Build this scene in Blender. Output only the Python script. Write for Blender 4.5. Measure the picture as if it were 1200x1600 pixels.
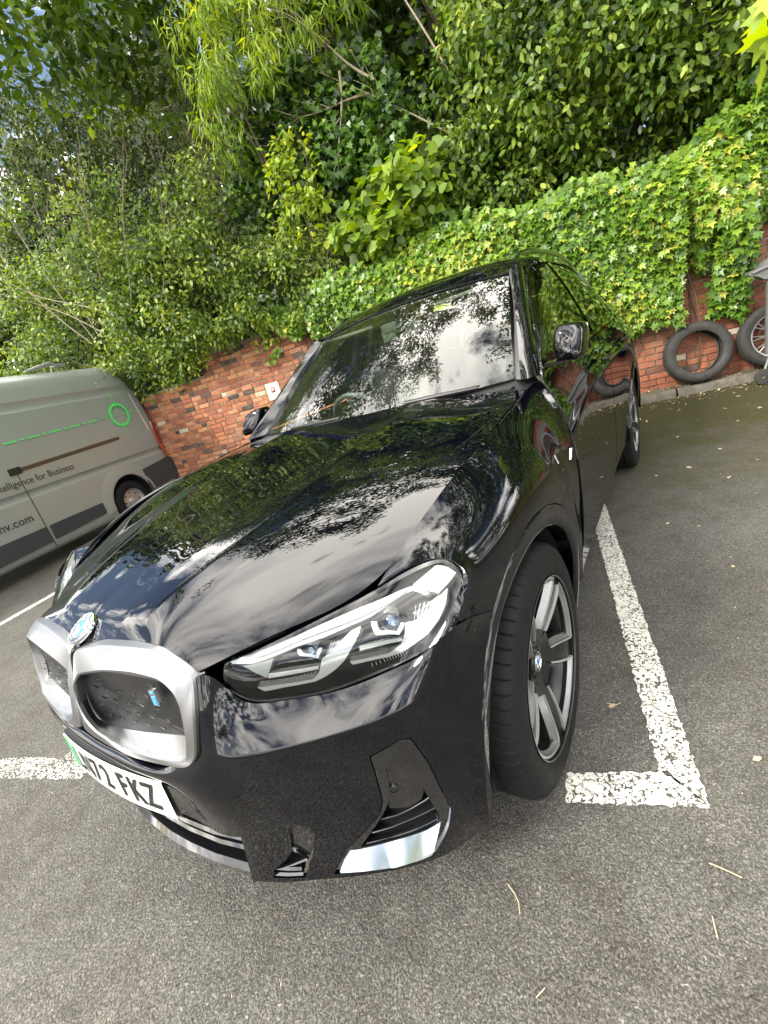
import bpy, bmesh, math, random
import numpy as np
from mathutils import Vector, Matrix, noise
from mathutils.geometry import delaunay_2d_cdt
R = math.radians
sc = bpy.context.scene
for o in list(bpy.data.objects): bpy.data.objects.remove(o)
col = sc.collection

# ---------------------------------------------------------------- camera (hand-held, wide lens, tilted)
cam = bpy.data.cameras.new('camera'); camo = bpy.data.objects.new('camera', cam); col.objects.link(camo)
cam.sensor_fit = 'HORIZONTAL'; cam.sensor_width = 36.0; cam.lens = 36.0*692.69/1200
cam.clip_start = .05; cam.clip_end = 3000
_r = Vector((0.81643879, 0.51137243, -0.26819011)); _u = Vector((0.04672026, 0.40442923, 0.91337518)); _f = Vector((-0.5755388, 0.75824484, -0.30630026))
M = Matrix.Identity(4)
for i in range(3): M[i][0] = _r[i]; M[i][1] = _u[i]; M[i][2] = -_f[i]
M.translation = Vector((1.29145, -0.24310, 1.31009)); camo.matrix_world = M
sc.camera = camo

# ---------------------------------------------------------------- sky with drifting cloud, one soft sun
SUN_EL, SUN_AZ = R(37), R(206)       # azimuth measured clockwise from +Y
w = bpy.data.worlds.new('World'); sc.world = w; w.use_nodes = True
def world():
    nt = w.node_tree; nt.nodes.clear(); N = nt.nodes.new; L = nt.links.new
    out = N('ShaderNodeOutputWorld'); bg = N('ShaderNodeBackground'); bg.inputs[1].default_value = .12
    sky = N('ShaderNodeTexSky'); sky.sky_type = 'NISHITA'; sky.sun_disc = False; sky.sun_elevation = SUN_EL; sky.sun_rotation = SUN_AZ
    sky.air_density = 1.0; sky.dust_density = 1.5
    tc = N('ShaderNodeTexCoord'); sep = N('ShaderNodeSeparateXYZ'); L(tc.outputs['Generated'], sep.inputs[0])
    mz = N('ShaderNodeMath'); mz.operation = 'MAXIMUM'; L(sep.outputs[2], mz.inputs[0]); mz.inputs[1].default_value = .0
    az = N('ShaderNodeMath'); az.operation = 'ADD'; L(mz.outputs[0], az.inputs[0]); az.inputs[1].default_value = .25
    dv = N('ShaderNodeVectorMath'); dv.operation = 'DIVIDE'; L(tc.outputs['Generated'], dv.inputs[0])
    cb = N('ShaderNodeCombineXYZ'); 
    for i in range(3): L(az.outputs[0], cb.inputs[i])
    L(cb.outputs[0], dv.inputs[1])
    n1 = N('ShaderNodeTexNoise'); n1.inputs['Scale'].default_value = 2.6; n1.inputs['Detail'].default_value = 12; n1.inputs['Roughness'].default_value = .62; n1.inputs['Distortion'].default_value = .35
    L(dv.outputs[0], n1.inputs['Vector'])
    cr = N('ShaderNodeValToRGB'); cr.color_ramp.elements[0].position = .44; cr.color_ramp.elements[1].position = .53; L(n1.outputs[0], cr.inputs[0])
    n2 = N('ShaderNodeTexNoise'); n2.inputs['Scale'].default_value = 2.8; n2.inputs['Detail'].default_value = 10; n2.inputs['Roughness'].default_value = .58; L(dv.outputs[0], n2.inputs['Vector'])
    cc = N('ShaderNodeValToRGB'); e = cc.color_ramp.elements; e[0].position = .35; e[0].color = (6.0,6.4,7.6,1); e[1].position = .70; e[1].color = (42,40,36.5,1); L(n2.outputs[0], cc.inputs[0])
    # cloud brightened over the hedge, added so the windscreen mirrors white sky
    dd = N('ShaderNodeVectorMath'); dd.operation = 'DOT_PRODUCT'; nv = N('ShaderNodeVectorMath'); nv.operation = 'NORMALIZE'; L(tc.outputs['Generated'], nv.inputs[0]); L(nv.outputs[0], dd.inputs[0]); dd.inputs[1].default_value = (-.20, .33, .92)
    lr = N('ShaderNodeMapRange'); lr.inputs[1].default_value = .90; lr.inputs[2].default_value = .99; lr.inputs[3].default_value = 0; lr.inputs[4].default_value = .24; L(dd.outputs['Value'], lr.inputs[0])
    ad2 = N('ShaderNodeMath'); ad2.operation = 'ADD'; L(n2.outputs[0], ad2.inputs[0]); L(lr.outputs[0], ad2.inputs[1]); L(ad2.outputs[0], cc.inputs[0])
    ad3 = N('ShaderNodeMath'); ad3.operation = 'MULTIPLY_ADD'; ad3.inputs[1].default_value = .45; L(lr.outputs[0], ad3.inputs[0]); L(n1.outputs[0], ad3.inputs[2]); L(ad3.outputs[0], cr.inputs[0])
    mx = N('ShaderNodeMix'); mx.data_type = 'RGBA'; L(cr.outputs[0], mx.inputs[0]); L(sky.outputs[0], mx.inputs[6]); L(cc.outputs[0], mx.inputs[7])
    L(mx.outputs[2], bg.inputs[0]); L(bg.outputs[0], out.inputs[0])
world()
sun = bpy.data.lights.new('sun', 'SUN'); sun.energy = 2.6; sun.angle = R(14); sun.color = (1.0, .95, .86)
suno = bpy.data.objects.new('sun', sun); col.objects.link(suno)
sd = Vector((math.sin(SUN_AZ)*math.cos(SUN_EL), math.cos(SUN_AZ)*math.cos(SUN_EL), math.sin(SUN_EL)))
suno.rotation_euler = sd.to_track_quat('Z', 'Y').to_euler()
vs = sc.view_settings; vs.view_transform = 'Standard'; vs.look = 'None'; vs.gamma = 1; vs.use_curve_mapping = False; vs.exposure = 1.02
# ---------------------------------------------------------------- smooth surfaces through control nets
def _slopes(k, brk):
    """matrix giving C2 cubic spline slopes for knots k, split (creased) at the indices in brk"""
    n = len(k); L = np.zeros((n, n)); R = np.zeros((n, n))
    cuts = [0] + sorted(brk) + [n-1]
    for a, b in zip(cuts[:-1], cuts[1:]):
        m = b-a+1; A = np.zeros((m, m)); B = np.zeros((m, n)); h = np.diff(k[a:b+1])
        if m == 2:
            S = np.zeros((2, n)); S[:, a] = -1/h[0]; S[:, b] = 1/h[0]
        else:
            A[0, 0] = 2; A[0, 1] = 1; B[0, a] = -3/h[0]; B[0, a+1] = 3/h[0]
            A[-1, -1] = 2; A[-1, -2] = 1; B[-1, b-1] = -3/h[-1]; B[-1, b] = 3/h[-1]
            for i in range(1, m-1):
                A[i, i-1] = h[i]; A[i, i] = 2*(h[i-1]+h[i]); A[i, i+1] = h[i-1]
                B[i, a+i-1] -= 3*h[i]/h[i-1]; B[i, a+i] += 3*h[i]/h[i-1] - 3*h[i-1]/h[i]; B[i, a+i+1] += 3*h[i-1]/h[i]
            S = np.linalg.solve(A, B)
        R[a:b] = S[:-1]; L[a+1:b+1] = S[1:]
    return L, R

class Surf:
    def __init__(self, net, cu=(), cv=()):
        self.P = np.array(net, float); m, n, _ = self.P.shape; self.m, self.n = m, n; self.cu, self.cv = list(cu), list(cv)
        du = np.linalg.norm(np.diff(self.P, axis=0), axis=2).mean(1); dv = np.linalg.norm(np.diff(self.P, axis=1), axis=2).mean(0)
        self.ku = np.r_[0, np.cumsum(np.maximum(du, 1e-3))]; self.kv = np.r_[0, np.cumsum(np.maximum(dv, 1e-3))]
        self.Lu, self.Ru = _slopes(self.ku, self.cu); self.Lv, self.Rv = _slopes(self.kv, self.cv)
    def _w(self, t, k, L, R, n):
        t = np.clip(np.asarray(t, float), 0, n-1); i = np.minimum(t.astype(int), n-2); s = (t-i)[:, None]; h = np.diff(k)[i][:, None]
        W = np.zeros((len(t), n)); r = np.arange(len(t)); s1 = s[:, 0]
        W[r, i] += 2*s1**3-3*s1**2+1; W[r, i+1] += -2*s1**3+3*s1**2
        return W + h*((s**3-2*s**2+s)*R[i] + (s**3-s**2)*L[i+1])
    def grid(self, u, v):
        return np.einsum('am,mnk,bn->abk', self._w(u, self.ku, self.Lu, self.Ru, self.m), self.P, self._w(v, self.kv, self.Lv, self.Rv, self.n))
    def pts(self, u, v):
        u = np.atleast_1d(u); v = np.atleast_1d(v)
        return np.einsum('am,mnk,an->ak', self._w(u, self.ku, self.Lu, self.Ru, self.m), self.P, self._w(v, self.kv, self.Lv, self.Rv, self.n))
    def nrm(self, u, v, e=2e-3):
        u = np.atleast_1d(u).astype(float); v = np.atleast_1d(v).astype(float)
        a = self.pts(np.minimum(u+e, self.m-1), v)-self.pts(np.maximum(u-e, 0), v)
        b = self.pts(u, np.minimum(v+e, self.n-1))-self.pts(u, np.maximum(v-e, 0))
        n = np.cross(b, a); return n/np.maximum(np.linalg.norm(n, axis=1, keepdims=True), 1e-12)

def mir(net): return [[(-x, y, z) for (x, y, z) in row[:0:-1]] + list(row) for row in net]

# ---------------------------------------------------------------- control nets of the car body (metres, nose at y=0, left side of the car at +x)
def _spl(pts, t):
    """points on a C2 spline through pts at chord fractions t"""
    P = np.array(pts, float); k = np.r_[0, np.cumsum(np.linalg.norm(np.diff(P, axis=0), axis=1))]; L, Rr = _slopes(k, []); t = np.asarray(t)*k[-1]
    i = np.clip(np.searchsorted(k, t, 'right')-1, 0, len(k)-2); h = np.diff(k)[i]; q = ((t-k[i])/h)[:, None]; h = h[:, None]; m0 = (Rr@P)[i]; m1 = (L@P)[i+1]
    return (2*q**3-3*q**2+1)*P[i]+(q**3-2*q**2+q)*h*m0+(-2*q**3+3*q**2)*P[i+1]+(q**3-q**2)*h*m1
def _hood():
    T = np.array([0,.05,.12,.21,.32,.46,.62,.80,1.0]); S_ = [0,.06,.18,.31,.455,.60,.75,.89,1.0]
    C = _spl([(0,.072,.869),(0,.105,.896),(0,.17,.928),(0,.30,.966),(0,.50,1.006),(0,.80,1.054),(0,1.10,1.097),(0,1.375,1.127)], T)
    E = _spl([(.441,.118,.834),(.53,.222,.845),(.615,.325,.850),(.690,.415,.860),(.728,.530,.908),(.768,.690,.968),(.798,.900,1.022),(.812,1.150,1.060),(.817,1.400,1.088)], T)
    F = [(0,.070,.862),(.026,.080,.869),(.10,.092,.880),(.185,.101,.888),(.27,.108,.891),(.345,.113,.888),(.398,.117,.864),(.425,.118,.845),(.441,.118,.834)]
    net = []
    for i, t in enumerate(T):
        row = []; c, e = C[i], E[i]
        for j, q in enumerate(S_):
            x = q*e[0]; y = c[1]+(e[1]-c[1])*q**1.8; z = c[2]+(e[2]-c[2])*q**2.9+.0115*max(0, 1-abs(q-.455)/.30)**1.15*min(1, t*6)*(1-.35*t)
            f = np.array(F[j]); w = math.exp(-(t/.045)**1.5) if t > 0 else 1.0; p = np.array((x, y, z))
            if i == 0: p = f
            elif i <= 2:
                d0 = f-np.array((q*E[0][0], C[0][1]+(E[0][1]-C[0][1])*q**1.8, C[0][2]+(E[0][2]-C[0][2])*q**2.9)); p = p+d0*(.45 if i == 1 else .12)
            row.append(tuple(p))
        net.append(row)
    return net
HOOD = _hood()
def fair(net, lam=.02, fix=(), crease_u=(), crease_v=()):
    """fair a control net: stay close to the points, boundary fixed, with small bending"""
    P = np.array(net, float); m, n, _ = P.shape; W = np.ones((m, n)); W[0] = W[-1] = 1e4; W[:, 0] = W[:, -1] = 1e4
    for u in fix: W[u] = 1e3
    A = np.diag(W.ravel()); du = np.linalg.norm(np.diff(P, axis=0), axis=2).mean(1); dv = np.linalg.norm(np.diff(P, axis=1), axis=2).mean(0); rows = []
    def add(i0, i1, i2, h0, h1):
        r = np.zeros(m*n); s_ = .5*(h0+h1); r[i0] = 1/h0/s_; r[i1] = -(1/h0+1/h1)/s_; r[i2] = 1/h1/s_; rows.append(r*s_*.1)
    for j in range(n):
        for i in range(1, m-1):
            if i not in crease_u: add((i-1)*n+j, i*n+j, (i+1)*n+j, du[i-1], du[i])
    for i in range(m):
        for j in range(1, n-1):
            if j not in crease_v: add(i*n+j-1, i*n+j, i*n+j+1, dv[j-1], dv[j])
    B = np.array(rows); M = A+lam*B.T@B; X = np.linalg.solve(M, W.ravel()[:, None]*P.reshape(-1, 3)); return X.reshape(m, n, 3)
def _arc(R, a, x, cy=.828, cz=.362):
    t = math.radians(a); return (x, cy-R*math.cos(t), cz+R*math.sin(t))
# bumper corner, rows bottom to top, columns from the kidney side to the wheel arch crease
BUMP = [
 [(.33,.062,.200),(.40,.088,.198),(.47,.122,.198),(.55,.162,.198),(.64,.212,.198),(.72,.266,.198),(.775,.315,.200),(.815,.365,.205),_arc(.475,-18,.845)],
 [(.37,.066,.290),(.44,.096,.285),(.50,.130,.285),(.58,.168,.285),(.665,.212,.285),(.745,.258,.285),(.80,.300,.288),(.84,.340,.290),_arc(.475,-7,.872)],
 [(.40,.060,.400),(.455,.088,.400),(.52,.124,.400),(.60,.168,.400),(.685,.218,.400),(.765,.258,.400),(.82,.293,.402),(.86,.330,.405),_arc(.475,7,.888)],
 [(.425,.042,.520),(.47,.066,.520),(.53,.106,.520),(.61,.160,.520),(.70,.216,.520),(.78,.262,.520),(.835,.300,.522),(.873,.345,.525),_arc(.475,22,.898)],
 [(.437,.042,.610),(.468,.058,.605),(.525,.090,.600),(.605,.146,.600),(.695,.208,.600),(.775,.262,.602),(.835,.308,.606),(.878,.360,.610),_arc(.475,34,.903)],
 [(.443,.058,.675),(.474,.064,.668),(.530,.082,.662),(.600,.137,.662),(.690,.203,.663),(.768,.262,.668),(.832,.318,.676),(.880,.382,.685),_arc(.475,43,.906)],
 [(.450,.082,.755),(.474,.100,.745),(.520,.130,.712),(.595,.190,.694),(.685,.245,.692),(.770,.310,.706),(.840,.355,.728),(.889,.405,.755),_arc(.475,49,.909)],
 [(.445,.112,.829),(.466,.132,.812),(.490,.150,.746),(.560,.187,.724),(.660,.256,.712),(.760,.328,.726),(.840,.368,.762),(.893,.406,.797),_arc(.475,53,.911)],
]
BUMP_CREASE = [5]
BUMP = fair(BUMP, .6, crease_u=(5,))
_cen = [[(0,.040,.200),(.13,.044,.200),(.25,.054,.200)],[(0,.036,.300),(.13,.040,.300),(.25,.052,.296)],[(0,.032,.400),(.13,.035,.400),(.26,.044,.400)],[(0,.018,.520),(.14,.020,.520),(.28,.030,.520)],[(0,.001,.583),(.14,.003,.586),(.29,.014,.598)],[(0,.014,.599),(.14,.017,.602),(.29,.029,.614)],[(0,.055,.606),(.14,.058,.610),(.29,.068,.622)],[(0,.110,.62),(.14,.112,.625),(.29,.118,.64)]]
BUMPF = [[(-x, y, z) for x, y, z in (list(c)+[tuple(q) for q in r])[:0:-1]]+list(c)+[tuple(q) for q in r] for c, r in zip(_cen, BUMP)]
# front fender above the arch: rows from the arch crease up to the hood, columns front to rear
FEND = [
 [_arc(.475,53,.911),_arc(.475,64,.922),_arc(.475,78,.934),_arc(.475,95,.944),_arc(.475,115,.950),_arc(.475,136,.948),_arc(.475,158,.936),_arc(.475,181,.912)],
 [(.903,.480,.770),(.912,.580,.835),(.928,.700,.868),(.941,.860,.880),(.947,1.03,.850),(.945,1.19,.770),(.940,1.31,.620),(.918,1.375,.345)],
 [(.896,.412,.802),(.908,.590,.874),(.920,.710,.912),(.930,.870,.932),(.936,1.05,.915),(.938,1.24,.850),(.938,1.37,.700),(.925,1.425,.520)],
 [(.905,.450,.842),(.888,.610,.916),(.896,.730,.954),(.906,.890,.978),(.914,1.07,.974),(.920,1.26,.935),(.930,1.42,.850),(.935,1.465,.760)],
 [(.896,.482,.880),(.858,.600,.936),(.864,.730,.979),(.872,.900,1.016),(.878,1.08,1.032),(.886,1.27,1.024),(.900,1.44,.975),(.912,1.490,.930)],
 [(.818,.484,.901),(.806,.590,.944),(.826,.735,.993),(.840,.905,1.036),(.846,1.09,1.064),(.850,1.28,1.078),(.858,1.45,1.066),(.872,1.490,1.040)],
 [(.705,.424,.862),(.745,.535,.928),(.790,.700,.992),(.810,.915,1.034),(.818,1.10,1.056),(.820,1.30,1.080),(.826,1.44,1.098),(.836,1.495,1.100)],
]
def _roll(net):
    P = np.array(net, float); n = P.shape[1]
    for j in range(n):
        k = min(1, .0+j*.62, (n-1-j)*.62) if 0 < j < n-1 else 0
        for i, t in ((5,.15),(4,.38),(3,.62),(2,.83)):
            q = P[6, j]+(P[1, j]-P[6, j])*np.array((1-(1-t)**1.75, t, t)); P[i, j] = P[i, j]*(1-k)+q*k
    return P
FEND = fair(_roll(FEND), .6)
# doors and rear side: rows sill to beltline, columns along the car
def _side():
    ys = [1.48,1.80,2.20,2.66,3.05,3.35,3.73,4.10,4.45,4.66]
    z = [.34,.50,.70,.86,.955,1.045,1.115]
    x = [[.908,.905,.905,.905,.91,.925,.955,.945,.87,.70],
         [.930,.922,.920,.920,.925,.945,.960,.955,.90,.76],
         [.940,.932,.928,.930,.937,.952,.962,.955,.915,.79],
         [.932,.926,.925,.930,.940,.953,.958,.948,.910,.80],
         [.912,.920,.924,.930,.938,.946,.948,.935,.895,.79],
         [.874,.888,.898,.905,.912,.916,.915,.900,.86,.77],
         [.840,.852,.862,.868,.872,.874,.870,.855,.82,.74]]
    lift = [0,.005,.012,.02,.03,.04,.055,.065,.075,.08]
    sh = [-.10,-.045,-.02,.0,.01,.015,.02]
    net = []
    for i, zz in enumerate(z):
        net.append([(x[i][j], y + (sh[i] if j == 0 else 0), zz + lift[j]*(zz/1.115)) for j, y in enumerate(ys)])
    return net
SIDE = _side()
SIDE = fair(SIDE, .8, fix=(4,), crease_u=(4,))
# the greenhouse side: beltline up to the roof rail
def _green():
    ys = [1.66,1.95,2.35,2.80,3.25,3.70,4.05,4.36]
    belt = [(.838,1.555,1.122),(.850,1.80,1.126),(.862,2.20,1.133),(.870,2.75,1.146),(.872,3.25,1.158),(.866,3.70,1.172),(.85,4.05,1.182),(.815,4.36,1.192)]
    rail = [(.750,1.835,1.295),(.672,2.175,1.520),(.650,2.42,1.592),(.645,2.80,1.614),(.640,3.25,1.606),(.625,3.70,1.565),(.600,4.05,1.503),(.560,4.36,1.440)]
    net = []
    for t, bow in ((0,0),(.3,.014),(.6,.018),(.85,.012),(1,0)):
        net.append([tuple(np.array(b)*(1-t)+np.array(r)*t + np.array((bow,0,0))) for b, r in zip(belt, rail)])
    return net
GREEN = _green()
def _wind():
    net = []
    for u in np.linspace(0, 1, 5):
        row = []
        for q in np.linspace(0, 1, 6):
            b = np.array((.735*q, 1.375+.170*q**2.3, 1.118)); t = np.array((.612*q, 2.050+.082*q**2.3, 1.567-.031*q**2.3)); row.append(tuple(b+(t-b)*u+np.array((0,-.5,.85))*.016*4*u*(1-u)*(1-.3*q*q)))
        net.append(row)
    return net
WIND = _wind()
PILLAR = [ # from the glass edge over the trim strip to the window frame, cowl to roof
 [(.737,1.547,1.116),(.778,1.480,1.116),(.808,1.470,1.117),(.834,1.545,1.120)],
 [(.717,1.650,1.185),(.756,1.575,1.192),(.784,1.590,1.198),(.803,1.665,1.196)],
 [(.698,1.747,1.252),(.733,1.680,1.264),(.758,1.700,1.272),(.774,1.775,1.262)],
 [(.657,1.957,1.386),(.686,1.880,1.405),(.708,1.915,1.415),(.720,1.990,1.395)],
 [(.612,2.132,1.538),(.636,2.096,1.560),(.655,2.130,1.572),(.668,2.190,1.535)],
]
ROOF = [
 [(0,2.06,1.577),(.20,2.066,1.575),(.36,2.085,1.568),(.50,2.11,1.558),(.58,2.125,1.553),(.645,2.150,1.566)],
 [(0,2.20,1.637),(.20,2.205,1.634),(.38,2.22,1.626),(.52,2.24,1.614),(.60,2.28,1.600),(.655,2.32,1.580)],
 [(0,2.50,1.682),(.20,2.50,1.679),(.38,2.50,1.669),(.53,2.50,1.652),(.605,2.50,1.633),(.650,2.50,1.606)],
 [(0,3.00,1.695),(.20,3.00,1.692),(.38,3.00,1.681),(.52,3.00,1.663),(.598,3.00,1.645),(.645,3.00,1.616)],
 [(0,3.55,1.672),(.20,3.55,1.669),(.38,3.55,1.658),(.51,3.55,1.640),(.585,3.55,1.621),(.633,3.55,1.588)],
 [(0,4.10,1.602),(.20,4.10,1.598),(.36,4.10,1.587),(.48,4.10,1.567),(.55,4.10,1.546),(.600,4.10,1.502)],
 [(0,4.50,1.530),(.20,4.50,1.527),(.34,4.49,1.515),(.44,4.47,1.497),(.50,4.44,1.480),(.555,4.38,1.440)],
]
ROOF = fair(ROOF, .3)
# skin of the headlight, lower edge to upper edge, inboard to outboard
LAMP = [
 [(.466,.143,.775),(.505,.158,.738),(.560,.190,.722),(.640,.245,.712),(.745,.320,.726),(.815,.352,.752),(.862,.378,.778),(.888,.402,.806)],
 [(.468,.146,.796),(.515,.165,.772),(.578,.208,.763),(.662,.268,.762),(.760,.340,.774),(.832,.383,.794),(.874,.410,.812),(.896,.430,.832)],
 [(.470,.152,.814),(.525,.188,.806),(.592,.240,.806),(.672,.305,.808),(.770,.382,.826),(.842,.425,.842),(.880,.448,.852),(.901,.458,.855)],
 [(.474,.160,.828),(.532,.222,.832),(.598,.292,.842),(.685,.405,.853),(.750,.447,.877),(.808,.476,.896),(.858,.486,.900),(.886,.482,.884)],
]
# ---------------------------------------------------------------- scene helpers
def tag(o, label=None, cat=None, group=None, kind=None):
    if label: o['label'] = label
    if cat: o['category'] = cat
    if group: o['group'] = group
    if kind: o['kind'] = kind
    return o
def empty(name, loc=(0,0,0), rz=0, parent=None):
    o = bpy.data.objects.new(name, None); col.objects.link(o); o.location = loc; o.rotation_euler = (0,0,rz); o.parent = parent; o.empty_display_size = .2
    return o
def link(name, me, parent=None):
    o = bpy.data.objects.new(name, me); col.objects.link(o); o.parent = parent; return o
def child_copy(o, parent):
    c = o.copy(); col.objects.link(c); c.parent = parent
    for ch in list(o.children): child_copy(ch, c)
    return c
def np_mesh(name, v, f, mats, smooth=True, mi=None, parent=None, attr=None):
    """fast mesh from arrays; f is (n,k)"""
    v = np.asarray(v, np.float32); f = np.asarray(f, np.int32); me = bpy.data.meshes.new(name)
    me.vertices.add(len(v)); me.vertices.foreach_set('co', v.ravel()); k = f.shape[1]
    me.loops.add(f.size); me.loops.foreach_set('vertex_index', f.ravel()); me.polygons.add(len(f))
    me.polygons.foreach_set('loop_start', np.arange(0, f.size, k, dtype=np.int32)); me.polygons.foreach_set('loop_total', np.full(len(f), k, np.int32))
    if mi is not None: me.polygons.foreach_set('material_index', np.asarray(mi, np.int32))
    me.polygons.foreach_set('use_smooth', np.full(len(f), smooth, bool))
    for m in mats: me.materials.append(m)
    if attr is not None:
        a = me.attributes.new('tone', 'FLOAT', 'FACE'); a.data.foreach_set('value', np.asarray(attr, np.float32))
    me.update(); me.validate(); return link(name, me, parent)

class MB:
    """collects shapes and links them as one mesh object"""
    def __init__(s): s.v = []; s.f = []; s.m = []; s.n = {}; s.flat = []; s.sharp = []; s.T = None
    def add(s, vs, fs, mi=0, flat=False, nr=None):
        b = len(s.v)
        if s.T is not None: vs = [tuple(s.T @ Vector(p)) for p in vs]
        s.v += [tuple(map(float, p)) for p in vs]; s.f += [tuple(int(b+i) for i in f) for f in fs]; s.m += [mi]*len(fs); s.flat += [flat]*len(fs)
        if nr is not None:
            for i, q in enumerate(nr): s.n[b+i] = tuple(map(float, q))
        return b
    def box(s, c, d, mi=0, rot=None, bev=0):
        cx, cy, cz = c; x, y, z = d[0]/2, d[1]/2, d[2]/2
        if bev <= 0:
            vs = [(a*x, b*y, e*z) for a in (-1,1) for b in (-1,1) for e in (-1,1)]
            fs = [(0,1,3,2),(4,6,7,5),(0,4,5,1),(2,3,7,6),(0,2,6,4),(1,5,7,3)]
        else:
            bm = bmesh.new(); bmesh.ops.create_cube(bm, size=1)
            for v in bm.verts: v.co = Vector((v.co.x*2*x, v.co.y*2*y, v.co.z*2*z))
            bmesh.ops.bevel(bm, geom=bm.edges[:], offset=bev, segments=2, profile=.6, affect='EDGES')
            bm.verts.ensure_lookup_table(); bm.verts.index_update(); vs = [tuple(v.co) for v in bm.verts]; fs = [tuple(v.index for v in f.verts) for f in bm.faces]; bm.free()
        if rot is not None: vs = [tuple(rot @ Vector(p)) for p in vs]
        s.add([(p[0]+cx, p[1]+cy, p[2]+cz) for p in vs], fs, mi, True)
    def tube(s, pts, r, n=8, mi=0, cap=True, close=False):
        pts = [Vector(p) for p in pts]; rs = r if isinstance(r, (list, tuple)) else [r]*len(pts); vs = []; up = None; m = len(pts)
        for i, p in enumerate(pts):
            t = (pts[(i+1) % m]-pts[i-1]) if close else (pts[min(i+1, m-1)]-pts[max(i-1, 0)])
            t = t.normalized() if t.length > 1e-9 else Vector((0,0,1))
            if up is None: up = t.orthogonal().normalized()
            a = (up-t*up.dot(t)); a = a.normalized() if a.length > 1e-6 else t.orthogonal().normalized(); up = a; b = t.cross(a)
            vs += [tuple(p+a*(math.cos(2*math.pi*k/n)*rs[i])+b*(math.sin(2*math.pi*k/n)*rs[i])) for k in range(n)]
        fs = [(i*n+k, i*n+(k+1) % n, ((i+1) % m)*n+(k+1) % n, ((i+1) % m)*n+k) for i in range(m if close else m-1) for k in range(n)]
        if cap and not close: fs += [tuple(range(n))[::-1], tuple((m-1)*n+k for k in range(n))]
        s.add(vs, fs, mi)
    def lathe(s, prof, n=48, mi=0, o=(0,0,0), axis='X', a0=0, a1=2*math.pi):
        """prof: (radius, along) pairs round the axis"""
        full = abs(a1-a0-2*math.pi) < 1e-6; m = n if full else n+1; vs = []
        for i in range(m):
            a = a0+(a1-a0)*i/n; c, q = math.cos(a), math.sin(a)
            for (r, h) in prof:
                p = (h, r*c, r*q) if axis == 'X' else ((r*q, h, r*c) if axis == 'Y' else (r*c, r*q, h))
                vs.append((p[0]+o[0], p[1]+o[1], p[2]+o[2]))
        k = len(prof); fs = [(i*k+j, i*k+j+1, ((i+1) % m)*k+j+1, ((i+1) % m)*k+j) for i in range(n) for j in range(k-1)]
        s.add(vs, fs, mi)
    def grid(s, G, mi=0, flip=False, closeu=False, closev=False, nr=None):
        G = np.asarray(G); a, b = G.shape[:2]; fs = []
        for i in range(a if closeu else a-1):
            for j in range(b if closev else b-1):
                q = (i*b+j, i*b+(j+1) % b, ((i+1) % a)*b+(j+1) % b, ((i+1) % a)*b+j); fs.append(q[::-1] if flip else q)
        s.add(G.reshape(-1, 3), fs, mi, nr=nr)
    def prism(s, poly, d, mi=0, flat=True):
        """closed slab: poly (3D loop) pushed along vector d"""
        n = len(poly); P = [Vector(p) for p in poly]; D = Vector(d); vs = [tuple(p) for p in P]+[tuple(p+D) for p in P]
        fs = [tuple(range(n))[::-1], tuple(range(n, 2*n))]+[(i, (i+1) % n, n+(i+1) % n, n+i) for i in range(n)]
        s.add(vs, fs, mi, flat)
    def build(s, name, mats, parent=None, angle=40, mirror=False):
        mats = mats if isinstance(mats, (list, tuple)) else [mats]
        v = [(-p[0], p[1], p[2]) for p in s.v] if mirror else s.v; f = [q[::-1] for q in s.f] if mirror else s.f
        me = bpy.data.meshes.new(name); me.from_pydata(v, [], f)
        for m in mats: me.materials.append(m)
        for p, mi in zip(me.polygons, s.m): p.material_index = mi; p.use_smooth = True
        if angle is not None: me.set_sharp_from_angle(angle=R(angle))
        if s.n:
            nn = [(0,0,0)]*len(v)
            for i, q in s.n.items(): nn[i] = (-q[0], q[1], q[2]) if mirror else q
            me.normals_split_custom_set_from_vertices(nn)
        me.update(); return link(name, me, parent)

def samples(n, sub, g0, g1, k, ends=(True, True), gap=.0016, eps=.004):
    """parameter samples over an n-knot direction with a gap and a fine strip at the ends"""
    t = list(np.linspace(0, n-1, (n-1)*sub+1)); h0 = k[1]-k[0]; h1 = k[-1]-k[-2]
    if ends[0]: t[0] = gap/h0; t.insert(1, (gap+eps)/h0)
    if ends[1]: t[-1] = n-1-gap/h1; t.insert(-1, n-1-(gap+eps)/h1)
    return np.array(sorted(t))
def panel(mb, S, sub=6, mi=0, flip=False, depth=.014, ends=(True,)*4, gap=.0016):
    """grid panel with edges rolled inwards: ends = (u0, u1, v0, v1)"""
    u = samples(S.m, sub, 0, 0, S.ku, ends[:2], gap); v = samples(S.n, sub, 0, 0, S.kv, ends[2:], gap)
    G = S.grid(u, v); a, b = G.shape[:2]; U, V = np.meshgrid(u, v, indexing='ij'); Nn = S.nrm(U.ravel(), V.ravel()).reshape(a, b, 3)*(-1 if flip else 1)
    def ring(G, Nn, ax, at):
        sl = [slice(None)]*2; sl[ax] = at; e = G[tuple(sl)]; n = Nn[tuple(sl)]; sl[ax] = 1 if at == 0 else -2; q = G[tuple(sl)]
        t = e-q; t /= np.maximum(np.linalg.norm(t, axis=1, keepdims=True), 1e-9)
        return [e+t*.0008-n*.0012, e+t*.0008-n*depth], n
    rows = G; norms = Nn
    for ax, at, on in ((0, 0, ends[0]), (0, -1, ends[1]), (1, 0, ends[2]), (1, -1, ends[3])):
        if not on: continue
        rg, n = ring(rows, norms, ax, at)
        for e in rg:
            e = np.expand_dims(e, ax); nn = np.expand_dims(n, ax)
            rows = np.concatenate([e, rows] if at == 0 else [rows, e], axis=ax); norms = np.concatenate([nn, norms] if at == 0 else [norms, nn], axis=ax)
    mb.grid(rows, mi, flip)
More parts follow.
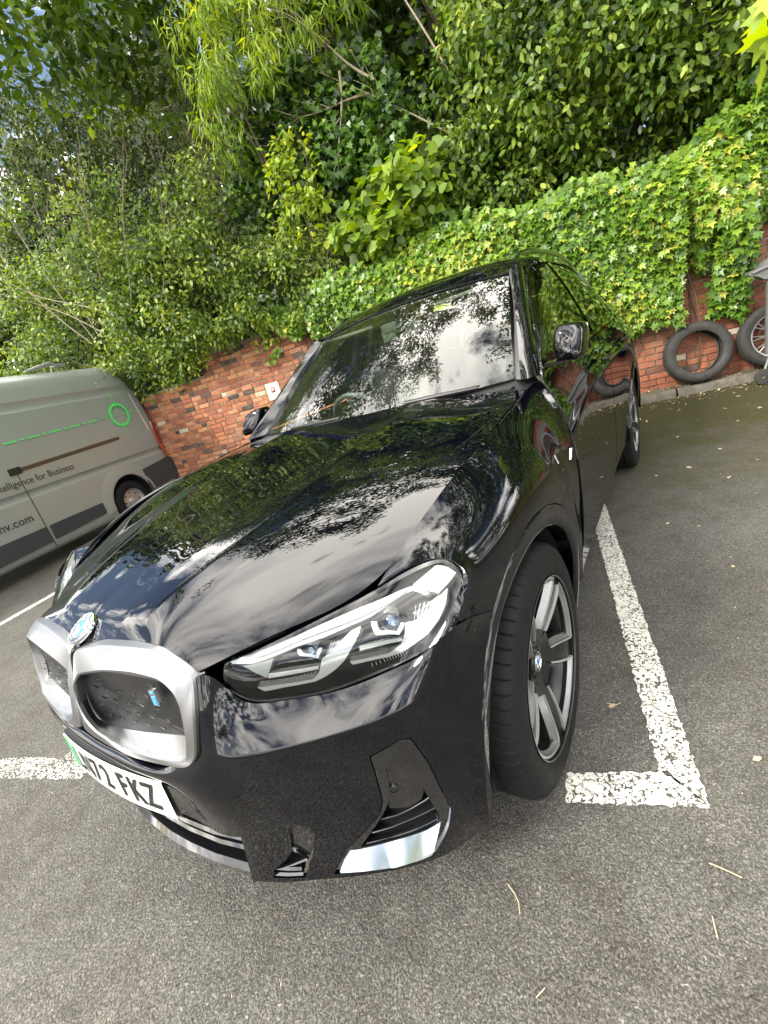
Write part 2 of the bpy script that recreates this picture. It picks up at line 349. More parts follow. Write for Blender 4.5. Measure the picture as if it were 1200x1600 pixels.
def inside(p, poly):
    x, y = p; c = False; n = len(poly)
    for i in range(n):
        x1, y1 = poly[i]; x2, y2 = poly[i-1]
        if (y1 > y) != (y2 > y) and x < (x2-x1)*(y-y1)/(y2-y1)+x1: c = not c
    return c
def dense(poly, step):
    out = []
    for i in range(len(poly)):
        a = np.array(poly[i]); b = np.array(poly[(i+1) % len(poly)]); n = max(1, int(math.ceil(np.linalg.norm(b-a)/step)))
        out += [tuple(a+(b-a)*k/n) for k in range(n)]
    return out
def rounded(poly, r, n=4):
    """round the corners of a 2D or 3D loop"""
    out = []
    for i in range(len(poly)):
        p = np.array(poly[i], float); a = np.array(poly[i-1], float)-p; b = np.array(poly[(i+1) % len(poly)], float)-p
        la, lb = np.linalg.norm(a), np.linalg.norm(b); q = min(r, la*.45, lb*.45); A = p+a/la*q; B = p+b/lb*q
        for k in range(n+1):
            t = k/n; out.append(tuple(A*(1-t)**2+p*2*t*(1-t)+B*t*t))
    return out
def trimmed(mb, S, outer, holes=(), off=0, step=.12, mi=0, wall=0, flip=False, edge=.0):
    """part of surface S inside the uv loop `outer` and outside `holes`, moved by off along the normal, edges turned in by wall"""
    sg = -1 if flip else 1; loops = [dense(outer, step)]+[dense(h, step) for h in holes]; P = []; E = []; L = []
    for lp in loops:
        b = len(P); P += lp; E += [(b+i, b+(i+1) % len(lp)) for i in range(len(lp))]; L.append((b, len(lp)))
    o = np.array(outer); lo, hi = o.min(0), o.max(0)
    for a in np.arange(lo[0]+step*.5, hi[0], step):
        for b in np.arange(lo[1]+step*.5, hi[1], step):
            if inside((a, b), outer) and not any(inside((a, b), h) for h in holes):
                if min((a-q[0])**2+(b-q[1])**2 for q in P[:sum(l[1] for l in L)]) > (step*.4)**2: P.append((a, b))
    vo, eo, fo, *_ = delaunay_2d_cdt([Vector(p) for p in P], E, [], 0, 1e-7)
    uv = np.array([tuple(q) for q in vo]); N = S.nrm(uv[:, 0], uv[:, 1])*sg; X = S.pts(uv[:, 0], uv[:, 1])+N*off; F = []
    for f in fo:
        c = uv[list(f)].mean(0)
        if inside(c, outer) and not any(inside(c, h) for h in holes):
            a, b, d = [Vector(X[i]) for i in f[:3]]; q = (b-a).cross(d-a).dot(Vector(N[f[0]]))
            F.append(tuple(f) if q > 0 else tuple(f)[::-1])
    mb.add(X, F, mi, nr=N)
    if wall:
        for lp in loops:
            q = np.array(lp); n = S.nrm(q[:, 0], q[:, 1])*sg; x = S.pts(q[:, 0], q[:, 1])+n*off
            mb.grid(np.stack([x, x-n*.001, x-n*wall]), mi, closev=True)
# ---------------------------------------------------------------- materials
M_ = {}
def mat(name):
    m = bpy.data.materials.new(name); m.use_nodes = True; nt = m.node_tree; nt.nodes.clear(); M_[name] = m
    out = nt.nodes.new('ShaderNodeOutputMaterial'); return m, nt, out
def nd(nt, t, **kw):
    n = nt.nodes.new(t)
    for k, v in kw.items():
        if k.startswith('i_'):
            key = k[2:].replace('_', ' '); n.inputs[key].default_value = v
        elif k.startswith('n_'): n.inputs[int(k[2:])].default_value = v
        else: setattr(n, k, v)
    return n
def pbr(nt, out, colr=(.5,.5,.5), rough=.5, metal=0, **kw):
    b = nd(nt, 'ShaderNodeBsdfPrincipled'); b.inputs['Base Color'].default_value = (*colr, 1); b.inputs['Roughness'].default_value = rough; b.inputs['Metallic'].default_value = metal
    for k, v in kw.items(): b.inputs[k.replace('_', ' ')].default_value = v
    nt.links.new(b.outputs[0], out.inputs[0]); return b
def ramp(nt, fac, stops):
    r = nd(nt, 'ShaderNodeValToRGB'); e = r.color_ramp.elements
    while len(e) < len(stops): e.new(.5)
    for q, (p, c) in zip(e, stops): q.position = p; q.color = (*c, 1) if len(c) == 3 else c
    nt.links.new(fac, r.inputs[0]); return r
def noise_t(nt, scale, detail=4, rough=.5, vec=None, dist=0):
    n = nd(nt, 'ShaderNodeTexNoise', i_Scale=scale, i_Detail=detail, i_Roughness=rough, i_Distortion=dist)
    if vec is not None: nt.links.new(vec, n.inputs['Vector'])
    return n
def bump(nt, b, h, strength=.3, dist=.01, prev=None):
    q = nd(nt, 'ShaderNodeBump', i_Strength=strength, i_Distance=dist); nt.links.new(h, q.inputs['Height'])
    if prev is not None: nt.links.new(prev.outputs[0], q.inputs['Normal'])
    if b is not None: nt.links.new(q.outputs[0], b.inputs['Normal'])
    return q
def objco(nt): return nd(nt, 'ShaderNodeTexCoord').outputs['Object']
def plain(name, colr, rough=.5, metal=0, var=.12, scale=30, bmp=0, **kw):
    """simple surface with a little procedural unevenness in colour and gloss"""
    m, nt, out = mat(name); b = pbr(nt, out, colr, rough, metal, **kw); oc = objco(nt); n = noise_t(nt, scale, 5, .6, oc)
    r = ramp(nt, n.outputs[0], [(.3, tuple(c*(1-var) for c in colr)), (.7, tuple(min(1, c*(1+var)) for c in colr))]); nt.links.new(r.outputs[0], b.inputs['Base Color'])
    n2 = noise_t(nt, scale*.4, 4, .6, oc); mr = nd(nt, 'ShaderNodeMapRange', n_1=.3, n_2=.7, n_3=max(0, rough*(1-var)), n_4=min(1, rough*(1+var))); nt.links.new(n2.outputs[0], mr.inputs[0]); nt.links.new(mr.outputs[0], b.inputs['Roughness'])
    if bmp: bump(nt, b, noise_t(nt, scale*8, 3, .6, oc).outputs[0], bmp, .002)
    return m
def paint_mat():
    m, nt, out = mat('carbon_black_paint'); b = pbr(nt, out, (.0006,.0006,.0010), .5, 0, Coat_Weight=1.0, Coat_Roughness=.0, Coat_IOR=1.56, IOR=1.45, Specular_IOR_Level=.0)
    oc = objco(nt)
    fl = noise_t(nt, 2600, 1, .5, oc); fr = ramp(nt, fl.outputs[0], [(.60, (.0010,.0011,.0026)), (.80, (.006,.0065,.016))]); nt.links.new(fr.outputs[0], b.inputs['Base Color'])
    # dust film and water marks dull the gloss here and there
    d = noise_t(nt, 9, 6, .65, oc); dr = nd(nt, 'ShaderNodeMapRange', n_1=.45, n_2=.8, n_3=.0, n_4=.02); nt.links.new(d.outputs[0], dr.inputs[0]); nt.links.new(dr.outputs[0], b.inputs['Coat Roughness'])
    o = noise_t(nt, 3.0, 2, .5, oc); bump(nt, None, o.outputs[0], .02, .02)
    # fine settled dust, sparse specks
    v = nd(nt, 'ShaderNodeTexVoronoi', i_Scale=60.0); nt.links.new(oc, v.inputs['Vector'])
    sp = nd(nt, 'ShaderNodeMath', operation='LESS_THAN', n_1=.035); nt.links.new(v.outputs['Distance'], sp.inputs[0])
    dn = noise_t(nt, 5, 4, .7, oc); dm = nd(nt, 'ShaderNodeMapRange', n_1=.5, n_2=.75, n_3=0, n_4=.5); nt.links.new(dn.outputs[0], dm.inputs[0])
    mu = nd(nt, 'ShaderNodeMath', operation='MULTIPLY'); nt.links.new(sp.outputs[0], mu.inputs[0]); nt.links.new(dm.outputs[0], mu.inputs[1])
    df = nd(nt, 'ShaderNodeBsdfDiffuse'); df.inputs[0].default_value = (.30,.27,.23,1)
    ms = nd(nt, 'ShaderNodeMixShader'); nt.links.new(mu.outputs[0], ms.inputs[0]); nt.links.new(b.outputs[0], ms.inputs[1]); nt.links.new(df.outputs[0], ms.inputs[2]); nt.links.new(ms.outputs[0], out.inputs[0])
    return m
def glass_mat(name, tint=(.8,.85,.8), refl=1.0, ior=1.5, rough=0.0, dirt=0.0):
    m, nt, out = mat(name); t = nd(nt, 'ShaderNodeBsdfTransparent'); t.inputs[0].default_value = (*tint, 1)
    g = nd(nt, 'ShaderNodeBsdfGlossy'); g.inputs['Roughness'].default_value = rough; g.inputs[0].default_value = (refl, refl, refl, 1)
    f = nd(nt, 'ShaderNodeFresnel', i_IOR=ior); ms = nd(nt, 'ShaderNodeMixShader'); L = nt.links.new
    L(f.outputs[0], ms.inputs[0]); L(t.outputs[0], ms.inputs[1]); L(g.outputs[0], ms.inputs[2]); last = ms
    if dirt:
        oc = objco(nt); v = nd(nt, 'ShaderNodeTexVoronoi', i_Scale=38.0, i_Randomness=1.0); L(oc, v.inputs['Vector'])
        lt = nd(nt, 'ShaderNodeMath', operation='LESS_THAN', n_1=.08); L(v.outputs['Distance'], lt.inputs[0])
        n = noise_t(nt, 3.5, 5, .7, oc); mr = nd(nt, 'ShaderNodeMapRange', n_1=.5, n_2=.7, n_3=0, n_4=1); L(n.outputs[0], mr.inputs[0])
        mu = nd(nt, 'ShaderNodeMath', operation='MULTIPLY'); L(lt.outputs[0], mu.inputs[0]); L(mr.outputs[0], mu.inputs[1])
        ad = nd(nt, 'ShaderNodeMath', operation='MULTIPLY_ADD', n_1=dirt*8, n_2=dirt*.5); L(mu.outputs[0], ad.inputs[0])
        df = nd(nt, 'ShaderNodeBsdfDiffuse'); df.inputs[0].default_value = (.55,.55,.50,1); m2 = nd(nt, 'ShaderNodeMixShader')
        L(ad.outputs[0], m2.inputs[0]); L(ms.outputs[0], m2.inputs[1]); L(df.outputs[0], m2.inputs[2]); last = m2
    L(last.outputs[0], out.inputs[0]); return m
PAINT = paint_mat()
GLASS = glass_mat('windscreen_glass', (.72,.80,.72), 1.0, 1.65, 0, .010)
SGLASS = glass_mat('side_glass', (.60,.66,.58), 1.0, 1.7)
PGLASS = glass_mat('privacy_glass', (.05,.055,.05), 1.0, 1.7)
LENS = glass_mat('lamp_cover', (.96,.97,.97), 1.0, 1.45)
BLACK = plain('gloss_black_plastic', (.006,.006,.007), .06, 0, .1, Coat_Weight=1.0, Coat_Roughness=.02)
TRIM = plain('satin_black_trim', (.014,.014,.015), .42)
RUB = plain('dark_rubber', (.010,.010,.0105), .72, 0, .2, 12, .05, Specular_IOR_Level=.22)
SPOKE = plain('spoke_black', (.006,.006,.0065), .30)
WELL = plain('wheel_well_liner', (.012,.012,.013), .9, 0, .3, 20, .2)
SATIN = plain('satin_silver', (.30,.305,.31), .36, 1.0, .02, 400)
CHROME = plain('chrome', (.82,.83,.84), .06, 1.0, .03)
SILVER = plain('machined_alloy', (.58,.575,.56), .40, .7, .05)
LAMPW = plain('lamp_light_guide', (.50,.52,.50), .14, .35, .05, Coat_Weight=.7)
LAMPG = plain('lamp_grey_block', (.26,.285,.26), .35, .2, .06, Coat_Weight=.15)
DARK = plain('lamp_housing_black', (.012,.012,.013), .22)
CLOTH = plain('grey_leatherette', (.055,.058,.058), .55, 0, .15, 60, .05)
DASH = plain('dash_grey', (.10,.115,.11), .6, 0, .1, 60, .05)
# ---------------------------------------------------------------- the black car
def both(mb, name, mats, parent, label=None, **kw):
    return mb.build(name, mats, parent, **kw), mb.build(name, mats, parent, mirror=True, **kw)
car = empty('parked_car'); tag(car, 'glossy black electric SUV with silver double grille, parked nose out across the white bay line', 'car')
S_H = Surf(mir(HOOD), cv=[4,12]); S_F = Surf(FEND, cu=[]); S_B = Surf(BUMPF, cu=[5]); S_S = Surf(SIDE, cu=[4]); S_G = Surf(GREEN); S_W = Surf(mir(WIND)); S_R = Surf(mir([[tuple(q) for q in r] for r in ROOF])); S_L = Surf(LAMP); S_P = Surf(PILLAR, cv=[1])
WC = (.828, .362); WR = (3.73, .362)
# --- bonnet, with the roundel on its nose
mb = MB(); panel(mb, S_H, 7); bonnet = mb.build('bonnet', PAINT, car)
def text_mesh(body, size, extrude=.0006, bold=0, align='CENTER', sx=1.0):
    cu = bpy.data.curves.new('txt', 'FONT'); cu.body = body; cu.size = size; cu.extrude = extrude; cu.offset = bold; cu.align_x = align; cu.align_y = 'CENTER'; cu.resolution_u = 3
    o = bpy.data.objects.new('txt', cu); col.objects.link(o); bpy.context.view_layer.update(); me = bpy.data.meshes.new_from_object(o); bpy.data.objects.remove(o)
    for v in me.vertices: v.co.x *= sx
    return me
def put_text(name, me, m, mat_, parent):
    me.name = name; me.transform(m); me.materials.clear(); me.materials.append(mat_); o = link(name, me, parent); return o
WHITE = plain('badge_white', (.60,.61,.62), .2, 0, .04); BLUE = plain('badge_blue', (.02,.22,.62), .2, 0, .05, Coat_Weight=.6); BLUEL = plain('accent_blue', (.05,.40,.75), .25, .3, .05)
def roundel(parent, M4, r, letters=True, name='badge'):
    a = MB(); a.T = M4
    a.lathe([(0,.0028),(r*.56,.0028)], 40, 0, axis='Z'); a.lathe([(r*.56,.0028),(r*.57,.0040),(r*.60,.0042),(r*.62,.0028)], 40, 1, axis='Z')
    a.lathe([(r*.62,.0026),(r*.90,.0030)], 40, 2, axis='Z'); a.lathe([(r*.90,.0030),(r*.92,.0046),(r*.97,.0044),(r,.0025),(r*1.01,-.006)], 40, 1, axis='Z')
    b = a.build(name, [WHITE, CHROME, plain('badge_ring', (.05,.055,.06), .1, .3, .1, Coat_Weight=1.0)], parent)
    q = MB(); q.T = M4
    for s in (0, math.pi):
        n = 12; pts = [(0,0,.0034)]+[(r*.555*math.cos(s+math.pi/2+math.pi/2*k/n), r*.555*math.sin(s+math.pi/2+math.pi/2*k/n), .0034) for k in range(n+1)]
        q.add(pts, [tuple(range(len(pts)))], 0, True)
    q.build('quadrant', BLUE, b, angle=None)
    if letters:
        for ch, an in (('B', 128), ('M', 90), ('W', 52)):
            me = text_mesh(ch, r*.36, .0003, r*.006); t = R(an)
            put_text('letter', me, M4 @ Matrix.Translation((r*.76*math.cos(t), r*.76*math.sin(t), .0034)) @ Matrix.Rotation(t-math.pi/2, 4, 'Z'), WHITE, b)
    return b
pa = Vector(S_H.pts(.15, 8)[0]); pb = Vector(S_H.pts(1.12, 8)[0]); p0 = (pa+pb)/2+Vector((0,-.004,.006)); n0 = (Vector((1,0,0)).cross(pb-pa).normalized()+Vector((0,0,.25))).normalized(); n0 = n0 if n0.z > 0 else -n0
xa = Vector((1,0,0)); ya = n0.cross(xa).normalized(); xa = ya.cross(n0)
Mb = Matrix(((xa.x, ya.x, n0.x, p0.x), (xa.y, ya.y, n0.y, p0.y), (xa.z, ya.z, n0.z, p0.z), (0,0,0,1)))
roundel(bonnet, Mb @ Matrix.Translation((0,0,.004)), .043)
# --- front wings and arch lips
mb = MB(); panel(mb, S_F, 7); wing, wing2 = both(mb, 'front_wing', PAINT, car)
def lip(c, a0, a1, xs, R0=.475, R1=.412, n=60):
    G = []
    for i in range(n+1):
        a = a0+(a1-a0)*i/n; x = float(np.interp(a, *xs)); t = R(a); row = []
        for (r, dx) in ((R0-.001, -.010), (R0-.001, .0005), (R0-.004, .0045), (R0-.03, .006), (R1+.006, -.001), (R1, -.006), (R1+.001, -.014), (R1+.012, -.05), (R1+.02, -.08)):
            row.append((x+dx, c[0]-r*math.cos(t), c[1]+r*math.sin(t)))
        G.append(row)
    return G
xs = ([-18,-7,7,22,34,43,49,53,64,78,95,115,136,158,181,192], [.845,.872,.888,.898,.903,.906,.909,.911,.922,.934,.944,.950,.948,.936,.912,.900])
mb = MB(); mb.grid(lip(WC, -19, 192, xs), 0); both(mb, 'arch_lip', PAINT, car)
xr = ([-12,0,30,60,90,120,150,180,192], [.925,.935,.955,.962,.964,.960,.945,.915,.90])
mb = MB(); mb.grid(lip(WR, -6, 186, xr, .465, .408), 0); both(mb, 'arch_lip', PAINT, car)
for c in (WC, WR):
    mb = MB(); G = [[(x, c[0]-r*math.cos(R(a)), c[1]+r*math.sin(R(a))) for x, r in ((.885,.425),(.83,.435),(.62,.435),(.60,.10))] for a in np.linspace(-4, 184, 32)]
    mb.grid(G); both(mb, 'wheel_liner', WELL, car)
# --- bumper: painted corner with cut-outs, gloss black air curtain, sensor, slats and bright blade
VO = 14; VN = S_B.n-1
def sh(P): return [(u, v+VO) for u, v in P]
def opp(P): return [(u, VN-v) for u, v in P[::-1]]
BZ = sh([(3.849,4.321),(4.058,5.10),(3.972,5.376),(2.466,5.932),(1.782,6.259),(1.371,6.099),(.315,5.435),(.169,4.013),(.199,2.74),(1.244,3.203),(2.111,4.065),(2.433,4.219)])
BI = sh([(3.351,4.558),(3.543,4.85),(3.429,4.993),(3.035,5.117),(2.36,5.43),(1.636,5.794),(1.40,5.56),(1.17,3.45),(1.543,3.737),(2.284,4.318),(2.57,4.464)])
RC = sh([(2.123,1.873),(2.163,2.241),(1.779,2.516),(1.264,2.303),(.166,1.923),(.23,.76),(.583,.875),(1.287,1.654)])
flipB = S_B.nrm(3, 4+VO)[0][1] > 0
lo = [(2.02,VO-3.0),(2.02,VO+.02),(.01,VO+.08),(.01,VN-.01),(5,VN-.01),(5,.01),(.01,.01),(.01,VN-VO-.08),(2.02,VN-VO-.02)]; lo = [(2.02,VN-VO-.02),(2.02,VO+.02),(.01,VO+.08),(.01,VN-.01),(5,VN-.01),(5,.01),(.01,.01),(.01,VN-VO-.08)]
up = [(5,.01),(5,VN-.01),(S_B.m-1.01,VN-.01),(S_B.m-1.01,.01)]
mb = MB(); hz, hr_ = rounded(BZ, .06, 3), rounded(RC, .08, 3); trimmed(mb, S_B, lo, [hz, hr_, opp(hz), opp(hr_)], 0, .12, 0, .010, flipB); trimmed(mb, S_B, up, [], 0, .15, 0, .010, flipB)
bump_l = mb.build('bumper', PAINT, car, angle=35)
def shrink(poly, d):
    c = np.mean(poly, axis=0); return [tuple(np.array(p)+(c-np.array(p))/np.linalg.norm(c-np.array(p))*d) for p in poly]
BZ2 = sh([(3.80,4.345),(4.02,5.08),(3.94,5.35),(2.46,5.89),(1.80,6.21),(1.66,6.12),(1.46,5.72),(1.33,5.2),(1.12,3.40),(1.14,3.18),(1.25,3.24),(2.10,4.10),(2.42,4.25)])
mb = MB(); trimmed(mb, S_B, rounded(BZ2, .06, 3), [rounded(BI, .12, 3)], -.001, .12, 0, .02, flipB)
INS = sh([(1.10,3.40),(1.31,5.186),(1.45,5.72),(1.66,6.14),(1.36,6.05),(.30,5.40),(.17,4.3),(.20,2.90)])
bz, bz2 = both(mb, 'air_curtain', BLACK, car)
mb = MB(); trimmed(mb, S_B, rounded(INS, .07, 3), [], .004, .12, 0, .012, flipB)
SLATM = plain('slat_black', (.012,.012,.013), .32)
BLADE = plain('blade_bright', (.55,.57,.60), .10, .95, .04)  # one bright metallic tone over the whole blade
mb.n = {}; mb.v = [(x-.50*k, y+.87*k, z) for (x, y, z) in mb.v for k in (max(0, z-.205-.12*max(0, x-.66))*.95-.004,)]
for par, m_ in ((bz, False), (bz2, True)): mb.build('blade', BLADE, par, mirror=m_, angle=50)
mb = MB(); trimmed(mb, S_B, rounded(shrink(BI, -.05), .1, 3), [], -.045, .2, 0, 0, flipB)
for par, m_ in ((bz, False), (bz2, True)): mb.build('duct', DARK, par, mirror=m_)
mb = MB(); trimmed(mb, S_B, rounded(sh([(3.33,4.57),(3.52,4.85),(3.42,4.98),(3.03,5.10),(2.40,5.38),(2.12,5.20),(2.02,4.8),(2.10,4.30),(2.50,4.44)]), .1, 3), [], -.010, .15, 0, .02, flipB)
for par, m_ in ((bz, False), (bz2, True)): mb.build('upper_cover', BLACK, par, mirror=m_)
def on(S, u, v, off=0, fl=False):
    if S is S_B: v = v+VO
    n = S.nrm(u, v)[0]*(-1 if fl else 1); return Vector(S.pts(u, v)[0]+n*off)
mb = MB()
for pts in ([(1.86,4.08),(1.90,4.5),(2.0,4.85),(2.14,5.35),(2.22,5.62)], [(1.50,3.80),(1.57,4.3),(1.70,4.85),(1.80,5.35),(1.88,5.76)], [(1.19,3.62),(1.24,4.2),(1.33,4.8),(1.42,5.3),(1.50,5.72)]):
    G = []
    for (u, v) in pts:
        a = on(S_B, u, v, -.006, flipB); b = on(S_B, u+.015, v, -.0075, flipB); c = on(S_B, u-.0, v, -.044, flipB)+Vector((0,0,-.012)); d = on(S_B, u-.16, v, -.044, flipB); e = on(S_B, u-.05, v, -.010, flipB)
        G.append([a, b, c, d, e])
    mb.grid(G, 0, closev=True)
for par, m_ in ((bz, False), (bz2, True)): mb.build('slat', BLACK, par, mirror=m_, angle=25)
mb = MB(); c_ = on(S_B, 2.608, 4.55, -.008, flipB); n_ = Vector(S_B.nrm(2.6, 4.55+VO)[0]*(-1 if flipB else 1)); mb.T = Matrix.Translation(c_) @ n_.to_track_quat('Z', 'Y').to_matrix().to_4x4()
mb.lathe([(0,.0012),(.0085,.0012),(.0095,.0),(.0100,-.001),(.0115,-.001),(.0120,.0006),(.0128,.0006),(.0132,-.002)], 28, 0, axis='Z')
for par, m_ in ((bz, False), (bz2, True)): mb.build('parking_sensor', BLACK, par, mirror=m_)
# small recess beside the intake fin
mb = MB(); trimmed(mb, S_B, rounded(shrink(RC, -.06), .08, 3), [], -.05, .2, 0, 0, flipB); both(mb, 'side_recess', DARK, car)
mb = MB(); trimmed(mb, S_B, rounded(sh([(2.10,1.88),(2.13,2.23),(1.76,2.48),(1.28,2.28),(.90,2.10),(1.28,1.68)]), .06, 2), [], -.012, .15, 0, .02, flipB); both(mb, 'recess_cover', BLACK, car)
for pl in ([(1.30,1.64),(1.104,1.90),(.89,2.08)], [(.86,2.07),(.668,1.49),(.54,.92)], [(.53,.93),(.46,1.324),(.42,1.78)], [(.25,.76),(.20,1.279),(.17,1.80)]):
    mb = MB(); G = [[on(S_B, u, v, -.004, flipB), on(S_B, u+.035, v, -.010, flipB), on(S_B, u+.02, v, -.046, flipB), on(S_B, u-.08, v, -.046, flipB), on(S_B, u-.05, v, -.007, flipB)] for u, v in pl]
    mb.grid(G, 0, closev=True); both(mb, 'recess_slat', BLACK, car, angle=25)
mb = MB()
# centre of the bumper, intake, splitter lip
mb = MB()
def strip(mb, A, B, mi=0, th=None):
    mb.grid([A, B], mi)
def xmir(l): return [(-x, y, z) for (x, y, z) in l[:0:-1]]+list(l)
lipf = xmir([(0,.030,.222),(.10,.034,.222),(.20,.044,.222),(.30,.062,.222),(.345,.072,.222)]); lipt = [(x, y+.012, z+.014) for x, y, z in lipf]; lipk = [(x, y+.10, z+.016) for x, y, z in lipf]; lipb = [(x, y+.006, .196) for x, y, z in lipf]; lipu = [(x, y+.20, .190) for x, y, z in lipf]
mb.grid([lipu, lipb, lipf, lipt, lipk]); mb.build('splitter', BLACK, car, angle=30)
mb = MB(); A = xmir([(0,.042,.402),(.12,.045,.402),(.26,.056,.402),(.36,.072,.400),(.41,.085,.398)]); B = [(x*.93, y+.010, z-.055) for x, y, z in A]; D_ = [(x*.93, y+.05, z-.063) for x, y, z in A]
mb.grid([A, [(x*.985, y-.002, z-.012) for x, y, z in A], B, D_]); mb.build('intake_trim', BLACK, car, angle=30)
mb = MB(); mb.grid([[(x, .19, .41) for x in (-.40,0,.40)], [(x, .17, .20) for x in (-.36,0,.36)]]); 
for z, yy in ((.325,.055),(.285,.058)):
    L1_ = xmir([(0,yy-.010,z),(.12,yy-.006,z),(.24,yy+.006,z),(.36,yy+.03,z)]); mb.grid([L1_, [(x, y+.006, z+.008) for x, y, z in L1_], [(x, y+.09, z+.012) for x, y, z in L1_], [(x, y+.09, z-.02) for x, y, z in L1_], [(x, y+.004, z-.006) for x, y, z in L1_]], closeu=True)
mb.build('intake_grille', BLACK, car, angle=25)
mb = MB(); mb.prism([(.437,.058,.500),(.452,.10,.505),(.43,.20,.42),(.36,.20,.20),(.345,.090,.192),(.328,.060,.192)], (.012,.014,0)); both(mb, 'intake_fin', BLACK, car, angle=25)
mb = MB(); mb.box((0,.72,.30), (1.10,.86,.14)); mb.box((0,2.3,.27), (1.55,2.1,.10)); mb.box((0,4.2,.34), (1.2,.8,.10)); mb.box((0,.90,.60), (1.10,1.1,.44)); mb.box((0,.32,.52), (.80,.22,.34)); mb.build('underbody', WELL, car)
# --- silver double grille
K1 = [(.012,.052,.838),(.020,.066,.866),(.13,.082,.886),(.26,.095,.892),(.345,.105,.887),(.398,.108,.860),(.438,.108,.830),(.446,.078,.762),(.430,.052,.678),(.408,.040,.655),(.365,.032,.645),(.22,.014,.639),(.10,.006,.649),(.010,.004,.674),(.004,.028,.76)]
K2 = [(.040,.038,.812),(.19,.046,.846),(.31,.056,.856),(.380,.068,.844),(.410,.070,.815),(.415,.066,.780),(.410,.050,.706),(.396,.040,.667),(.377,.034,.658),(.275,.020,.652),(.15,.010,.652),(.075,.003,.678),(.040,.004,.706),(.020,.010,.745),(.016,.022,.785)]
K3 = [(.022,.050,.796),(.146,.054,.830),(.28,.060,.842),(.368,.074,.832),(.388,.078,.799),(.382,.078,.759),(.385,.068,.711),(.385,.064,.701),(.337,.060,.692),(.214,.048,.674),(.085,.038,.660),(.020,.030,.674),(.008,.030,.700),(.006,.034,.735),(.008,.042,.765)]
idx = None
def resamp(L, n=72):
    P = np.array(rounded(L, .018, 3)); P = np.vstack([P, P[:1]]); d = np.r_[0, np.cumsum(np.linalg.norm(np.diff(P, axis=0), axis=1))]; return P, d
def loops(Ls, n=90):
    """resample matching loops so that vertex k of each corresponds to the same key point fraction"""
    out = []
    for L in Ls:
        P = []; m = len(L); Lr = np.array(L)
        for i in range(m):
            a = Lr[i]; b = Lr[(i+1) % m]; am = Lr[i-1]; bp = Lr[(i+2) % m]
            for k in range(6):
                t = k/6; q = .5*((2*a)+(-am+b)*t+(2*am-5*a+4*b-bp)*t*t+(-am+3*a-3*b+bp)*t**3); lin = a+(b-a)*t; P.append(.6*q+.4*lin)
        out.append(np.array(P))
    return out
k1, k2, k3 = loops([K1, K2[-1:]+K2[:-1] if False else K2, K3])
# align starting points: K1 starts at the inner top notch like K2/K3
a1 = loops([K1[1:]+K1[:1]])[0]+np.array((0,-.004,0)); a2 = k2; a3 = k3
cen = a1.mean(0); back = a1+np.array((0,.03,0)); ctr = a2.mean(0); e1 = a1+(ctr-a1)*.012+np.array((0,-.004,0)); m1 = a1*.5+a2*.5+np.array((0,-.004,0)); m2 = a1*.10+a2*.90+np.array((0,-.0035,.0)); lp = a2+np.array((0,0,0)); in1 = a2*.88+a3*.12+np.array((0,.006,0))
mb = MB(); mb.grid([back, a1, e1, m1, m2, a2, in1, a3, a3+np.array((0,.01,0))], 0, closev=True)
grl, grr = both(mb, 'grille_surround', SATIN, car, angle=28)
mb = MB(); c3 = a3.mean(0)+np.array((0,.004,0)); ringm = a3*.5+c3*.5
mb.grid([a3+np.array((0,.002,0)), ringm], 0, closev=True); mb.add([tuple(c3)]+[tuple(q) for q in ringm], [(0, i+1, (i+1) % len(ringm)+1) for i in range(len(ringm))], 0)
mesh_l, mesh_r = both(mb, 'grille_panel', plain('grille_black', (.010,.010,.011), .30), car, angle=60)
# slanted slots pressed into the closed grille panel, in five offset rows
def yk(x, z): return .055+(x-.06)*.060+(z-.80)*.17
SLA = plain('slot_satin', (.60,.60,.61), .3, .8, .05); SLB = plain('slot_dark', (.022,.022,.024), .3)
for r_, z0 in enumerate((.826,.798,.771,.745,.720,.698)):
    for k in range(6):
        x = .062+.058*k+(.029 if r_ % 2 else 0); z = z0+.018*(x-.06)/.3
        if x > .370 or z > .812+.10*x or (r_ > 3 and k > 5): continue
        y = yk(x, z)-.0035; w_, h_ = (.020, .0085) if r_ == 0 else (.015, .0055); mb = MB()
        mb.add([(x-w_*.6, y+.000, z-h_*.5), (x+w_*.5, y-.001, z-h_*.3), (x+w_*.5, y+.004, z+h_*.25), (x-w_*.1, y+.004, z+h_*.5)], [(0,1,2,3)], 0, True)
        mb.prism([(x-w_*.1, y-.0015, z+h_*.3), (x+w_*.56, y-.0015, z+.0), (x+w_*.56, y-.0015, z+h_*.45), (x-w_*.6, y-.0015, z+h_*.75), (x-w_*.6, y-.0015, z+h_*.5)], (0,.003,0), 1)
        for par, m_ in ((mesh_l, False), (mesh_r, True)): mb.build('slot', [SLA if r_ == 0 or (r_ == 1 and k == 2) else SLB, BLACK], par, mirror=m_, angle=20)
mb = MB(); Y0 = .056; mb.prism(rounded([(.328,Y0,.774),(.357,Y0,.780),(.366,Y0,.826),(.337,Y0,.820)], .004, 2), (0,.006,0), 0)
ib = mb.build('i_badge', CHROME, mesh_l, angle=30)
mb = MB(); mb.prism([(.335,Y0-.001,.780),(.352,Y0-.001,.783),(.356,Y0-.001,.805),(.339,Y0-.001,.802)], (0,.002,0), 0); mb.prism([(.341,Y0-.001,.810),(.357,Y0-.001,.813),(.358,Y0-.001,.819),(.342,Y0-.001,.816)], (0,.002,0), 0); mb.build('i_letter', BLUEL, ib, angle=30)
